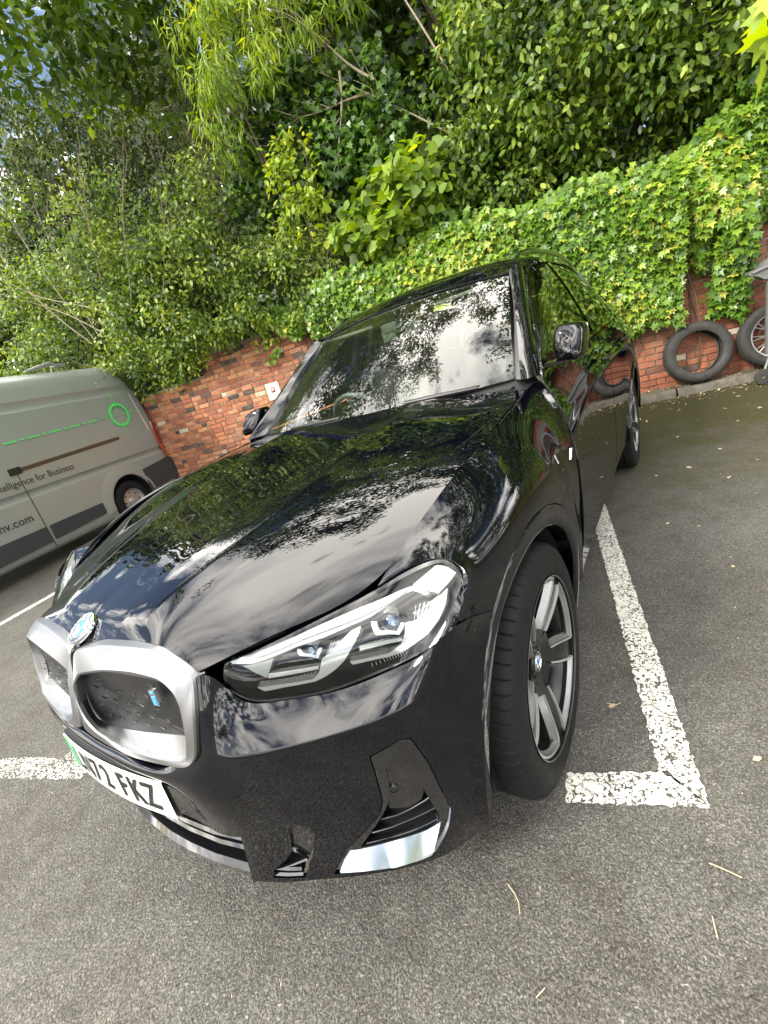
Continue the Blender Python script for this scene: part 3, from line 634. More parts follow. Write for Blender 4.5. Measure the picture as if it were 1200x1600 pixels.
# --- number plate
PLW = plain('plate_white', (.80,.81,.76), .35, 0, .04, 60); PLK = plain('plate_black', (.012,.012,.012), .3); PLG = plain('plate_green', (.02,.55,.12), .35, 0, .05)
def bend(me):
    for v in me.vertices: v.co.y += .24*v.co.x**2+.030*v.co.x-.004
def plate(parent):
    zt, zb = .568, .458
    mb = MB(); G = []
    for x in np.linspace(-.26, .26, 15): G.append([(x, -.012+.003, zb), (x, -.012, zb), (x, -.006, zt), (x, -.003, zt)])
    mb.grid(G, 0); pl = mb.build('number_plate', PLW, parent); bend(pl.data)
    T0 = Matrix.Translation((0,-.0105,.513)) @ Matrix.Rotation(R(90)-math.atan2(.006,.11), 4, 'X')
    for i, ch in enumerate('LN72FKZ'):
        xx = [-.176,-.118,-.060,-.002,.081,.139,.197][i]
        o = put_text('character', text_mesh(ch, .108, .0005, .0016, sx=.74), T0 @ Matrix.Translation((xx,0,.001)), PLK, pl); bend(o.data)
    g = MB(); g.add([(-.258,-.0128,.460),(-.222,-.0128,.460),(-.222,-.0068,.566),(-.258,-.0068,.566)], [(0,1,2,3)], 0, True); go = g.build('green_flash', PLG, pl, angle=None); bend(go.data)
    k = MB(); k.grid([[(x,.002,.452) for x in np.linspace(-.268,.268,15)],[(x,-.004,.456) for x in np.linspace(-.268,.268,15)],[(x,.000,.572) for x in np.linspace(-.268,.268,15)],[(x,.03,.574) for x in np.linspace(-.268,.268,15)]]); kk = k.build('plate_holder', TRIM, parent); bend(kk.data)
plate(car)
# --- headlights
fl = S_L.nrm(1.5, 4)[0][1] > 0
LO = [(.0,.0),(.0,S_L.n-1),(S_L.m-1,S_L.n-1),(S_L.m-1,.0)]
mb = MB(); trimmed(mb, S_L, rounded([(.02,.03),(.02,6.9),(1.5,6.97),(2.98,6.9),(2.98,.03)], .25, 4), [], 0, .16, 0, .004, fl)
hl, hr = both(mb, 'headlight', LENS, car)
def lamp_part(name, poly, off, wall, m, rnd=.06, tilt=None):
    mb = MB(); trimmed(mb, S_L, rounded(poly, rnd, 2), [], off, .16, 0, wall, fl)
    for par, f_ in ((hl, False), (hr, True)): mb.build(name, m, par, mirror=f_, angle=30)
lamp_part('housing', [(-.0,.0),(-.0,7),(3,7),(3,.0)], -.055, 0, DARK)
mb = MB()
for q in (dense([(0,0),(0,7),(3,7),(3,0)], .25),):
    P = [on(S_L, u, v, -.001, fl) for u, v in q]; Q = [on(S_L, min(max(u,.12),2.88), min(max(v,.15),6.85), -.056, fl) for u, v in q]; P2 = [on(S_L, min(max(u,.10),2.9), min(max(v,.12),6.88), -.003, fl) for u, v in q]
    mb.grid([P, P2, Q], 0, closev=True)
for par, f_ in ((hl, False), (hr, True)): mb.build('bezel', DARK, par, mirror=f_, angle=30)
BROW = [(2.88,.10),(2.96,1.04),(2.844,1.907),(2.815,2.427),(2.78,3.101),(2.68,3.782),(2.619,4.438),(2.45,4.691),(2.224,4.893),(2.227,4.787),(2.507,4.412),(2.427,3.819),(2.335,3.433),(2.359,3.022),(2.292,2.546),(2.297,2.01),(2.244,1.406),(2.176,.85),(2.45,.217)]
lamp_part('light_guide', BROW, -.010, .02, LAMPW)
lamp_part('light_guide', [(2.62,.5),(2.72,1.2),(2.66,2.0),(2.6,3.0),(2.5,3.9),(2.58,4.3),(2.5,4.25),(2.42,3.8),(2.46,3.0),(2.5,2.0),(2.45,1.0)], -.005, .006, WHITE)
lamp_part('grey_block', [(2.619,4.438),(2.763,4.951),(2.873,5.443),(2.76,5.942),(2.62,6.5),(2.256,5.718),(2.108,5.205),(2.28,4.867),(2.462,4.694)], -.008, .03, LAMPG)
lamp_part('running_light', [(2.049,5.258),(2.165,5.646),(1.644,5.59),(1.18,5.443),(.764,5.086),(.586,4.757),(.424,4.439),(.482,4.017),(.636,3.686),(.738,3.393),(.941,3.306),(.796,3.672),(.633,4.064),(.845,4.361),(1.18,4.365),(1.634,4.28),(1.554,4.548),(1.757,4.869)], -.012, .022, LAMPW, .03)
lamp_part('running_light', [(2.2,3.094),(2.219,3.289),(1.953,3.334),(1.517,3.289),(1.069,3.202),(.799,3.071),(.607,2.905),(.495,2.696),(.509,2.378),(.518,2.005),(.462,1.441),(.743,1.201),(.756,1.696),(.674,2.3),(.632,2.622),(.891,2.713),(1.461,2.687),(1.642,2.843),(1.97,2.98)], -.012, .022, LAMPW, .03)
for poly in ([(1.434,3.422),(1.297,3.792),(1.093,4.309),(.948,4.374),(1.106,3.86),(1.225,3.463)], [(1.402,1.437),(1.282,2.058),(1.156,2.661),(1.008,2.681),(1.076,2.089),(1.156,1.459)], [(2.231,3.466),(1.603,3.689),(1.246,4.21),(1.604,4.267),(1.72,4.15),(1.43,4.10),(1.72,3.74),(2.138,3.60)], [(2.218,1.975),(1.874,2.107),(1.522,2.598),(1.985,2.584),(2.012,2.50),(1.70,2.50),(1.96,2.17),(2.184,2.06)]):
    lamp_part('reflector_bar', poly, -.016, .02, LAMPW, .02)
FAC = plain('lamp_facets', (.30,.31,.31), .18, .8, .5, 240)
lamp_part('facet_field', [(1.95,4.35),(2.15,5.1),(2.0,5.5),(1.6,5.45),(1.1,5.3),(.75,4.95),(.85,4.55),(1.3,4.5),(1.6,4.6)], -.028, .02, FAC, .03)
lamp_part('facet_field', [(2.1,2.7),(2.12,3.1),(1.6,3.15),(1.0,3.02),(.95,2.78),(1.5,2.72),(1.8,2.75)], -.028, .02, FAC, .03)
def ribs(mb):
    for par, f_ in ((hl, False), (hr, True)): mb.build('rib_set', LAMPW, par, mirror=f_)
mb = MB()
for k in range(9):   # fine ribs in front of the facets
    a = on(S_L, 2.12-.02*k, 4.45+.12*k, -.020, fl); b = on(S_L, 1.30-.07*k, 4.55+.07*k, -.020, fl); mb.tube([a, b], .0009, 5)
ribs(mb); mb = MB()
for k in range(6):
    a = on(S_L, 2.1, 2.72+.08*k, -.020, fl); b = on(S_L, 1.05-.02*k, 2.75+.05*k, -.020, fl); mb.tube([a, b], .0008, 5)
ribs(mb); mb = MB()
for k in range(12):
    a = on(S_L, .50+.0*k, 3.75+.07*k, -.010, fl); b = on(S_L, .30, 3.78+.075*k, -.012, fl); mb.tube([a, b], .0010, 5)
ribs(mb); mb = MB()
for k in range(16):
    a = on(S_L, .97, 1.5+.075*k, -.014, fl); b = on(S_L, .72, 1.46+.075*k, -.014, fl); mb.tube([a, b], .0009, 5)
ribs(mb)
lamp_part('side_panel', [(2.1,.5),(2.2,1.35),(1.45,1.42),(1.15,1.40),(1.6,.95)], -.022, .02, LAMPG, .02)
GL = glass_mat('projector_lens', (.75,.85,1.0), 1.0, 1.9)
for (u, v, r) in ((1.955,3.87,.021), (1.971,2.31,.015)):
    mb = MB(); c_ = on(S_L, u, v, -.030, fl); mb.T = Matrix.Translation(c_) @ Vector((.25,-1,.10)).to_track_quat('Z', 'Y').to_matrix().to_4x4()
    mb.lathe([(r*math.sin(t), r*.75*math.cos(t)) for t in np.linspace(0, math.pi/2, 9)], 28, 0, axis='Z'); mb.lathe([(r,0),(r*1.12,.002),(r*1.2,-.004),(r*1.2,-.02)], 28, 1, axis='Z'); mb.lathe([(0,-.012),(r*.6,-.010),(r*1.05,-.002)], 20, 2, axis='Z')
    for par, f_ in ((hl, False), (hr, True)): mb.build('projector', [GL, CHROME, plain('projector_back', (.35,.42,.55), .15, .8, .2, 80)], par, mirror=f_)
# --- windscreen, pillars, roof
mb = MB(); panel(mb, S_W, 6, gap=.002, depth=.006); ws = mb.build('windscreen', GLASS, car)
BAND = plain('ceramic_band', (.012,.014,.013), .25)
mb = MB(); fw = S_W.nrm(2, 5)[0][2] < 0; trimmed(mb, S_W, [(.02,.03),(.02,9.97),(3.98,9.97),(3.98,.03)], [rounded([(.20,.20),(.20,9.8),(3.88,9.86),(3.88,.14)], .25, 3)], -.004, .3, 0, 0, fw); mb.build('glass_border', BAND, ws)
mb = MB(); trimmed(mb, S_W, [(3.46,7.20),(3.38,7.90),(3.14,7.92),(3.20,7.22)], [], -.006, .3, 0, 0, fw); mb.build('sticker', plain('yellow_sticker', (.38,.40,.06), .5, 0, .5, 90), ws)
SHEEN = plain('sky_sheen_trim', (.17,.17,.165), .30, .3, .06, 40)  # grey paints the pale sky mirrored in black trim, near side only
mb = MB(); u = np.linspace(0, 4, 29); fp = S_P.nrm(2, .5)[0][1] > 0
mb.grid(S_P.grid(u, np.linspace(.03, .97, 5)), 0, flip=False); mb.build('pillar_trim', SHEEN, car); mb.build('pillar_trim', BLACK, car, mirror=True)
mb = MB(); G = S_P.grid(u, np.r_[1.0, np.linspace(1.05, 2.95, 12), 3.0]); Gi = G[:, :1]-np.array((0,-.012,.012)); Go = G[:, -1:]+np.array((-.02,.01,0)); mb.grid(np.concatenate([Gi, G, Go], 1), 0); both(mb, 'windscreen_pillar', PAINT, car)
mb = MB(); panel(mb, S_R, 6); roof = mb.build('roof', PAINT, car)
mb = MB()
for pts in ([(.600,2.30,1.600),(.600,2.42,1.645),(.600,2.62,1.664),(.598,3.0,1.678),(.592,3.45,1.672),(.580,3.85,1.640),(.560,4.15,1.575),(.552,4.25,1.540)],):
    mb.tube(pts, [.010,.013,.014,.014,.014,.014,.013,.009], 10)
both(mb, 'roof_rail', BLACK, car)
# side glass with frames
def sub(mb, S, u0, u1, v0, v1, nu=8, nv=10, mi=0, off=0.0):
    u = np.linspace(u0, u1, nu); v = np.linspace(v0, v1, nv); G = S.grid(u, v)
    if off: U, V = np.meshgrid(u, v, indexing='ij'); N = S.nrm(U.ravel(), V.ravel()).reshape(G.shape); N *= np.sign(N[..., :1]); G = G+N*off
    mb.grid(G, mi)
for nm, v0, v1, g in (('front_window', .02, 2.86, SGLASS), ('rear_window', 3.0, 5.0, PGLASS), ('quarter_window', 5.12, 6.4, PGLASS)):
    mb = MB(); sub(mb, S_G, .18 if nm == 'front_window' else .10, 3.72, v0+(.06 if nm == 'front_window' else 0), v1, 10, 14, 0, -.006); both(mb, nm, g, car)
mb = MB()
sub(mb, S_G, 3.66, 4, 0, 6.6, 3, 40, 0, .004); sub(mb, S_G, 0, .14, 0, 6.6, 3, 40, 1, .006); sub(mb, S_G, 0, 4, 2.84, 3.04, 10, 3, 0, .0); sub(mb, S_G, 0, 4, 4.98, 5.14, 10, 3, 0, .0); sub(mb, S_G, 0, 4, 0, .07, 12, 3, 0, .003); sub(mb, S_G, 0, 4, 6.38, 7, 10, 6, 2, .004)
both(mb, 'window_frame', [BLACK, BLACK, PAINT], car, angle=30)
# --- doors and rear quarters
def side_range(v0, v1, u0=0, u1=6, sub_=6):
    """cut-down panel of the body side"""
    us = sorted(set([u0, u1]+[float(k) for k in np.linspace(0, 6, 6*sub_+1) if u0 < k < u1])); vs_ = sorted(set([v0, v1]+[float(k) for k in np.linspace(0, 9, 9*sub_+1) if v0 < k < v1]))
    return us, vs_
def door(name, v0, v1):
    us, vv = side_range(v0, v1); hv = .0022/.4
    vv[0] += hv; vv[-1] -= hv; vv.insert(1, vv[0]+.012); vv.insert(-1, vv[-1]-.012)
    G = S_S.grid(np.array(us), np.array(vv)); inn = np.array((-.014,0,0)); G = np.concatenate([G[:, :1]+inn, G, G[:, -1:]+inn], 1); G = np.concatenate([G[:1]+inn*6, G, G[-1:]+np.array((-.03,0,0))], 0)
    mb = MB(); mb.grid(G); return both(mb, name, PAINT, car, angle=35)
fd = door('front_door', 0, 3.02); 
def handle(ds, y):
    for d, m_ in zip(ds, (False, True)):
        mb = MB(); mb.tube([(.940,y,1.035),(.962,y+.02,1.036),(.968,y+.06,1.037),(.968,y+.17,1.04),(.962,y+.21,1.041),(.940,y+.23,1.042)], [.008,.011,.012,.012,.011,.008], 10); mb.build('handle', PAINT, d, mirror=m_)
handle(fd, 2.30)
# rear door and quarter with the wheel opening cut out
def uv_side(y, z):
    u, v = 2.0, 6.0
    for _ in range(40):
        p = S_S.pts(u, v)[0]; J = np.array([(S_S.pts(u+.001, v)[0]-p)[1:]/.001, (S_S.pts(u, v+.001)[0]-p)[1:]/.001]).T
        d = np.linalg.solve(J, np.array((y, z))-p[1:]); u = min(max(u+d[0], 0), 6); v = min(max(v+d[1], 0), 9)
    return (u, v)
arch = [uv_side(WR[0]-.464*math.cos(R(a)), WR[1]+.464*math.sin(R(a))) for a in np.linspace(2, 178, 30)]
quart = [(.0,3.05),(5.99,3.05),(5.99,8.99),(0,8.99),(0,arch[-1][1])]+arch[::-1]+[(0,arch[0][1])]
fs_ = S_S.nrm(3, 3)[0][0] < 0
lo_ = [q for q in quart]; mb = MB()
trimmed(mb, S_S, [(4,3.05),(5.99,3.05),(5.99,8.99),(4,8.99)], [], 0, .2, 0, .012, fs_)
trimmed(mb, S_S, [(.0,3.05),(3.999,3.05),(3.999,8.99),(0,8.99),(0,arch[-1][1]+.02)]+[(min(a, 3.98), b) for a, b in arch[::-1]]+[(0,arch[0][1]-.02)], [], 0, .2, 0, .012, fs_)
rd = both(mb, 'rear_door', PAINT, car, angle=35); handle(rd, 3.18)
# tail, rear bumper, tail lamps, tailgate
TAIL = [[(.70,4.655,.36),(.60,4.73,.34),(.3,4.76,.33),(0,4.765,.33)],[(.762,4.66,.53),(.64,4.76,.53),(.3,4.79,.53),(0,4.795,.53)],[(.79,4.67,.75),(.66,4.755,.75),(.3,4.785,.75),(0,4.79,.75)],[(.80,4.67,.93),(.64,4.72,.93),(.3,4.745,.93),(0,4.75,.93)],[(.77,4.68,1.13),(.62,4.66,1.15),(.3,4.665,1.16),(0,4.67,1.16)],[(.56,4.40,1.445),(.45,4.46,1.49),(.3,4.48,1.50),(0,4.50,1.51)]]
mb = MB(); ST = Surf(mir([r[::-1] for r in TAIL])); mb.grid(ST.grid(np.linspace(0, 4, 25), np.linspace(0, 6, 37)), 0, True); mb.build('tailgate', PAINT, car)
mb = MB(); mb.grid(ST.grid(np.linspace(4, 5, 9), np.linspace(0, 6, 37)), 0, True); mb.build('rear_screen', PGLASS, car)
mb = MB(); mb.prism(rounded([(.80,4.60,.99),(.81,4.60,1.06),(.60,4.695,1.09),(.45,4.72,1.07),(.46,4.735,.99),(.62,4.72,.96)], .03, 3), (.012,.02,0)); both(mb, 'tail_lamp', plain('tail_red', (.45,.01,.01), .12, 0, .1, Coat_Weight=1.0), car)
# --- cowl, wipers
mb = MB(); A = xmir([(0,1.380,1.105),(.30,1.395,1.105),(.60,1.436,1.098),(.74,1.44,1.092),(.82,1.42,1.075)]); B = xmir([(0,1.39,1.118),(.30,1.41,1.118),(.60,1.50,1.118),(.74,1.56,1.118),(.83,1.56,1.112)])
mb.grid([[(x, y-.01, z-.06) for x, y, z in A], [(x, y+.004, z-.01) for x, y, z in A], [(x, y+.0, z-.006) for x, y, z in B], B]); mb.build('cowl', TRIM, car)
for pts, wd in (([(.62,1.448,1.125),(.46,1.418,1.131),(.30,1.402,1.133)], .012), ([(-.05,1.398,1.132),(-.25,1.402,1.132),(-.40,1.425,1.130)], .012)):
    mb = MB(); mb.tube(pts, [.006,.008,.005], 8); mb.tube([(x, y+.02, z+.004) for x, y, z in pts], .004, 6); mb.build('wiper', TRIM, car)
# --- door mirrors
mb = MB(); G = []
prof = [(-.060,.45),(-.056,.74),(-.044,.91),(-.02,.99),(.01,1.0),(.045,.98),(.062,.95),(.066,.90),(.056,.86),(.05,0.02)]
for (dy, s) in prof:
    row = []
    for k in range(32):
        t = 2*math.pi*k/32; cx = math.copysign(abs(math.cos(t))**.42, math.cos(t)); cz = math.copysign(abs(math.sin(t))**.50, math.sin(t))
        row.append((.928+.054*cx*s+.12*dy, 1.69+dy-.10*(cx*.5+.5)*.35+.04*(cz), 1.198+.064*cz*s-.006*cx))
    G.append(row)
mb.grid(G, 0, closev=True); mb.add([tuple(np.mean(G[0], axis=0)+np.array((0,-.004,0)))]+[tuple(p) for p in G[0]], [(0, (k+1) % 32+1, k+1) for k in range(32)], 0)
ml, mr = both(mb, 'door_mirror', PAINT, car, angle=50)
for par, m_ in ((ml, False), (mr, True)):
    mb = MB(); mb.grid([[(.862,1.50,1.150),(.905,1.60,1.142),(.96,1.68,1.136)],[(.862,1.50,1.138),(.905,1.60,1.130),(.96,1.68,1.126)],[(.862,1.60,1.136),(.905,1.68,1.128),(.96,1.72,1.126)],[(.862,1.60,1.150),(.905,1.68,1.142),(.96,1.72,1.138)]], 0, closeu=True); mb.build('mirror_arm', BLACK, par, mirror=m_, angle=35)
    mb = MB(); mb.box((.927,1.745,1.197), (.115,.004,.095)); mb.build('mirror_glass', CHROME, par, mirror=m_)
    mb = MB(); mb.grid([[(.905,1.535,1.262),(.93,1.515,1.262),(.955,1.515,1.255)],[(.928,1.530,1.20),(.952,1.515,1.20),(.975,1.520,1.196)],[(.938,1.535,1.15),(.96,1.525,1.15),(.98,1.53,1.150)]], 0); 
# small rear-quarter shaped trim triangle ahead of the front window
mb = MB(); mb.prism([(.842,1.50,1.10),(.846,1.62,1.118),(.800,1.72,1.215),(.822,1.60,1.165)], (.008,0,.002)); both(mb, 'mirror_triangle', BLACK, car, angle=30)
mb = MB(); o_ = on(S_F, 3.55, 6.35, .001); mb.prism([(.938,1.335,.83),(.941,1.352,.832),(.941,1.375,.862),(.938,1.362,.862)], (.005,0,0)); both(mb, 'wing_badge', CHROME, car, angle=30)
# --- wheels
def tread_grid(R0, hw, n=640):
    prof = [(.259,.118),(.266,.124),(.285,.128),(.315,.126),(.338,.120),(.351,.113),(.3585,.100),(.3615,.080),(.3622,.058)]
    full = prof+[(.3622,.056),(.355,.053),(.355,.046),(.3624,.043),(.3628,.012),(.355,.009),(.355,-.009),(.3628,-.012),(.3624,-.043),(.355,-.046),(.355,-.053),(.3622,-.056)]+[(r, -x) for r, x in prof[::-1]]
    G = []
    for i in range(n):
        a = 2*math.pi*i/n; sipe = (i % 10 == 0); row = []
        for j, (r, x) in enumerate(full):
            rr = r
            if sipe and (5 <= j <= 7 or len(full)-8 <= j <= len(full)-6): rr = r-.005
            if (i % 20 == 5) and (r > .3621 and abs(x) < .05): rr = r-.004
            skew = .018*(x/.1) if j > 5 and j < len(full)-6 else (.014 if 4 < j <= 5 else 0)
            row.append((x, rr*math.cos(a+skew), rr*math.sin(a+skew)))
        G.append(row)
    return G
TG = tread_grid(.362, .12)
SILVD = plain('dark_alloy', (.30,.30,.295), .38, .8, .08)
def wheel(parent, c, left=True, cap=True):
    mir_ = not left; T = Matrix.Translation((0, 0, 0))
    def B(mb, name, mats, par, ang=35):
        o = mb.build(name, mats, par, mirror=mir_, angle=ang); return o
    mb = MB(); mb.T = Matrix.Translation(c); mb.grid(TG, 0, closeu=True); w_ = B(mb, 'wheel', RUB, parent, 32)
    c = (c[0]+.013, c[1], c[2])
    mb = MB(); mb.T = Matrix.Translation(c)
    mb.lathe([(.2565,.108),(.2590,.112),(.2615,.112),(.2615,.100),(.250,.094),(.248,.092),(.246,.090),(.236,.075),(.232,.02),(.225,-.02),(.225,-.10),(.25,-.11)], 72, 0)
    mb.lathe([(.2592,.1126),(.2604,.1126)], 72, 1)
    rim = B(mb, 'rim', [SPOKE, SILVER], w_)
    xf = lambda r: .103-.050*max(0, 1-(r-.03)/.20)**1.3
    pol = lambda r, a, dx=0: (xf(r)+dx, r*math.cos(a), r*math.sin(a))
    sp = MB(); sp.T = Matrix.Translation(c); sv = MB(); sv.T = Matrix.Translation(c)
    def slab(m, A, Bq, th, mi=0, dx=0):
        """A, Bq: matching (r, angle) rails"""
        top = [pol(*p, dx) for p in A]; top2 = [pol(*p, dx) for p in Bq]; bot = [(x-th, y, z) for x, y, z in top]; bot2 = [(x-th, y, z) for x, y, z in top2]
        m.grid([bot, top, top2, bot2], mi, closeu=False)
    for k in range(5):
        a = R(-134+36+72*k)   # black spoke between two loops
        n = 9; rr = np.linspace(.035, .255, n); hw = np.interp(rr, [.035,.10,.255], [.024,.024,.036])
        slab(sp, [(r, a-h/r) for r, h in zip(rr, hw)], [(r, a+h/r) for r, h in zip(rr, hw)], .035, 0, -.006)
        c0 = R(-134+72*k)     # silver edged loop
        for s in (-1, 1):
            rl = np.linspace(.098, .2455, 10); an = lambda r, e: c0+s*(np.interp(r, [.098,.2455], [R(23.5), R(29)])-e/r)
            slab(sv, [(r, an(r, .000)) for r in rl], [(r, an(r, .0048)) for r in rl], .012, 0, .001)
            slab(sp, [(r, an(r, .0048)) for r in rl], [(r, an(r, .0080)) for r in rl], .02, 0, -.003)
            wv = np.interp(rl, [.098,.15,.2455], [.005,.013,.010])
            A = [pol(r, an(r, .0080), -.002) for r in rl]; Bp = [pol(r, an(r, .0080+w), -.022) for r, w in zip(rl, wv)]; Cc = [(x-.028, y, z) for x, y, z in Bp]
            sv.grid([A, Bp], 1); sp.grid([Bp, Cc], 0)
            # inner leg running on to the hub, dark with a bright end facet
        aa = np.linspace(-29, 29, 15)
        slab(sv, [(.2550, c0+R(q)) for q in aa], [(.2478, c0+R(q)) for q in aa], .012, 0, .001)
        slab(sp, [(.2478, c0+R(q)) for q in aa], [(.2450, c0+R(q)) for q in aa], .02, 0, -.003)
        A = [pol(.2450, c0+R(q), -.001) for q in aa]; Bp = [pol(.237, c0+R(q)*.93, -.012) for q in aa]; sv.grid([A, Bp], 1); sp.grid([Bp, [(x-.03, y, z) for x, y, z in Bp]], 0)
        # cross web near the hub closing each loop
        sp.grid([[pol(.098, c0+R(q), -.004) for q in (-21,-10,0,10,21)], [pol(.086, c0+R(q), -.004) for q in (-21,-10,0,10,21)], [pol(.040, c0+R(q), -.012) for q in (-40,-20,0,20,40)]], 0)
        sp.grid([[pol(.098, c0+R(q), -.004) for q in (-21,-10,0,10,21)], [(pol(.098, c0+R(q))[0]-.04, *pol(.098, c0+R(q))[1:]) for q in (-21,-10,0,10,21)]], 0)
        # wheel bolt
        b0 = pol(.056, c0, -.010); sp.T = Matrix.Translation(c) @ Matrix.Translation(b0) @ Matrix.Rotation(R(90), 4, 'Y'); sp.lathe([(0,.006),(.009,.006),(.011,.002),(.011,-.01)], 12, 0, axis='Z'); sp.T = Matrix.Translation(c)
    sp.lathe([(.045,.045),(.046,.056),(.040,.062),(.034,.063),(.033,.058)], 32, 0)
    B(sp, 'spokes', SPOKE, rim, 28); B(sv, 'machined_face', [SILVER, SILVD], rim, 28)
    Mc = Matrix.Translation(c) @ Matrix.Translation((.058,0,0)) @ Matrix(((0,0,1,0),(1,0,0,0),(0,1,0,0),(0,0,0,1)))
    if left: roundel(rim, Mc, .032, False, 'centre_cap')
    else:
        Mc = Matrix.Translation((-c[0]-.058, c[1], c[2])) @ Matrix(((0,0,-1,0),(-1,0,0,0),(0,1,0,0),(0,0,0,1))); roundel(rim, Mc, .032, False, 'centre_cap')
    mb = MB(); mb.T = Matrix.Translation(c); mb.lathe([(.06,-.005),(.165,-.005),(.168,-.015),(.165,-.028),(.06,-.028)], 56, 0); mb.lathe([(.075,.02),(.078,.0),(.078,-.02)], 40, 1)
    B(mb, 'brake_disc', [plain('disc_steel', (.30,.29,.28), .35, .9, .1, 80), WELL], w_)
    mb = MB(); mb.T = Matrix.Translation(c); cal = [(.02, r*math.cos(R(a)), r*math.sin(R(a))) for r, a in [(.10,20),(.178,12),(.182,35),(.178,60),(.10,50)]]; mb.prism(cal, (-.07,0,0)); B(mb, 'brake_caliper', WELL, w_)
for x, y, l in ((.805,.828,True),(.805,3.73,True),(.805,.828,False),(.805,3.73,False)): wheel(car, (x, y, .362), l)
# --- cabin
mb = MB(); G = xmir([(0,1.50,1.075),(.3,1.52,1.075),(.6,1.60,1.07),(.76,1.70,1.065)])
mb.grid([[(x, y-.10, 1.10-.0) for x, y, z in G], [(x, y, 1.112) for x, y, z in G], [(x, y+.25, 1.095) for x, y, z in G], [(x, y+.38, 1.06) for x, y, z in G], [(x, y+.42, .98) for x, y, z in G], [(x, y+.36, .75) for x, y, z in G]])
mb.build('dashboard', DASH, car)
mb = MB(); c_ = Vector((-.38,2.02,1.03)); ax = Matrix.Rotation(R(-62), 4, 'X')
ring = [tuple(c_+ax @ Vector((.185*math.cos(t), .185*math.sin(t), 0))) for t in np.linspace(0, 2*math.pi, 41)[:-1]]; mb.tube(ring, .015, 10, close=True)
for t in (-.1, math.pi+.1, -math.pi/2): mb.tube([tuple(c_+ax @ Vector((.05*math.cos(t), .05*math.sin(t), -.01))), tuple(c_+ax @ Vector((.18*math.cos(t), .18*math.sin(t), 0)))], .014, 8)
mb.T = Matrix.Translation(c_) @ ax; mb.lathe([(0,.02),(.055,.018),(.07,0),(.06,-.03)], 24, 0, axis='Z'); mb.build('steering_wheel', plain('wheel_leather', (.10,.11,.105), .38), car)
def seat(x, y, w_=.50):
    s = MB(); s.box((x,y,.66), (w_,.52,.16), bev=.05); rot = Matrix.Rotation(R(-14), 4, 'X'); s.box((x,y+.30,.97), (w_,.15,.62), rot=rot.to_3x3(), bev=.055); s.box((x,y+.40,1.36), (.27,.10,.19), rot=rot.to_3x3(), bev=.04)
    for d in (-.06, .06): s.tube([(x+d,y+.38,1.22),(x+d,y+.40,1.32)], .007, 6)
    s.build('seat', CLOTH, car, angle=50)
seat(-.38, 2.25); seat(.38, 2.25); seat(-.42, 3.15, .48); seat(.42, 3.15, .48); seat(0, 3.16, .36)
mb = MB(); mb.grid(S_R.grid(np.linspace(.3, 5.7, 12), np.linspace(.6, S_R.n-1.6, 16))-np.array((0,0,.035))); mb.build('headlining', plain('headliner', (.16,.165,.155), .8), car)
mb = MB(); mb.box((0,2.00,1.475), (.10,.10,.05), bev=.015); mb.build('sensor_pod', DASH, car); mb = MB(); mb.box((0,2.08,1.445), (.25,.02,.065), bev=.009); mb.build('interior_mirror', DASH, car)
for x in (.40,-.40): mb = MB(); mb.box((x,2.20,1.535), (.40,.17,.018), rot=Matrix.Rotation(R(8), 3, 'X'), bev=.006); mb.build('sun_visor', plain('visor', (.30,.31,.28), .7), car)
mb = MB(); 
for y0, y1 in ((1.72,4.2),): mb.grid([[(.80,y,.55) for y in np.linspace(y0, y1, 12)], [(.82,y,1.02) for y in np.linspace(y0, y1, 12)], [(.845,y,1.115+.02*(y-1.8)/2) for y in np.linspace(y0, y1, 12)]])
for y, t in ((2.78,.09),(3.95,.10)): mb.prism([(.84,y-t/2,1.13),(.84,y+t/2,1.13),(.62,y+t/2,1.56),(.62,y-t/2,1.56)], (-.03,0,0))
both(mb, 'door_card', DASH, car)
mb = MB(); mb.box((0,2.7,.50), (1.6,2.6,.06)); mb.box((0,1.45,.85), (1.5,.06,.5)); mb.build('cabin_floor', WELL, car)

# the body is a little fuller at its far front corner
def far_corner(o):
    if o.name.startswith('wheel') and not o.name.startswith('wheel_liner'): return
    if o.type == 'MESH':
        n = len(o.data.vertices); a = np.empty(n*3, np.float32); o.data.vertices.foreach_get('co', a); a = a.reshape(-1, 3)
        if o.matrix_basis == Matrix.Identity(4):
            k = np.clip((-a[:, 0]-.42)/.36, 0, 1); k = k*k*(3-2*k); f = np.interp(a[:, 1], [.1,.4,.6,1.0,1.45], [1,1,.62,.35,0])*k*np.clip((a[:, 2]-.35)/.3, 0, 1)
            a[:, 1] -= .062*f; a[:, 2] += .052*f; o.data.vertices.foreach_set('co', a.ravel()); o.data.update()
    for ch in o.children: far_corner(ch)
far_corner(car)
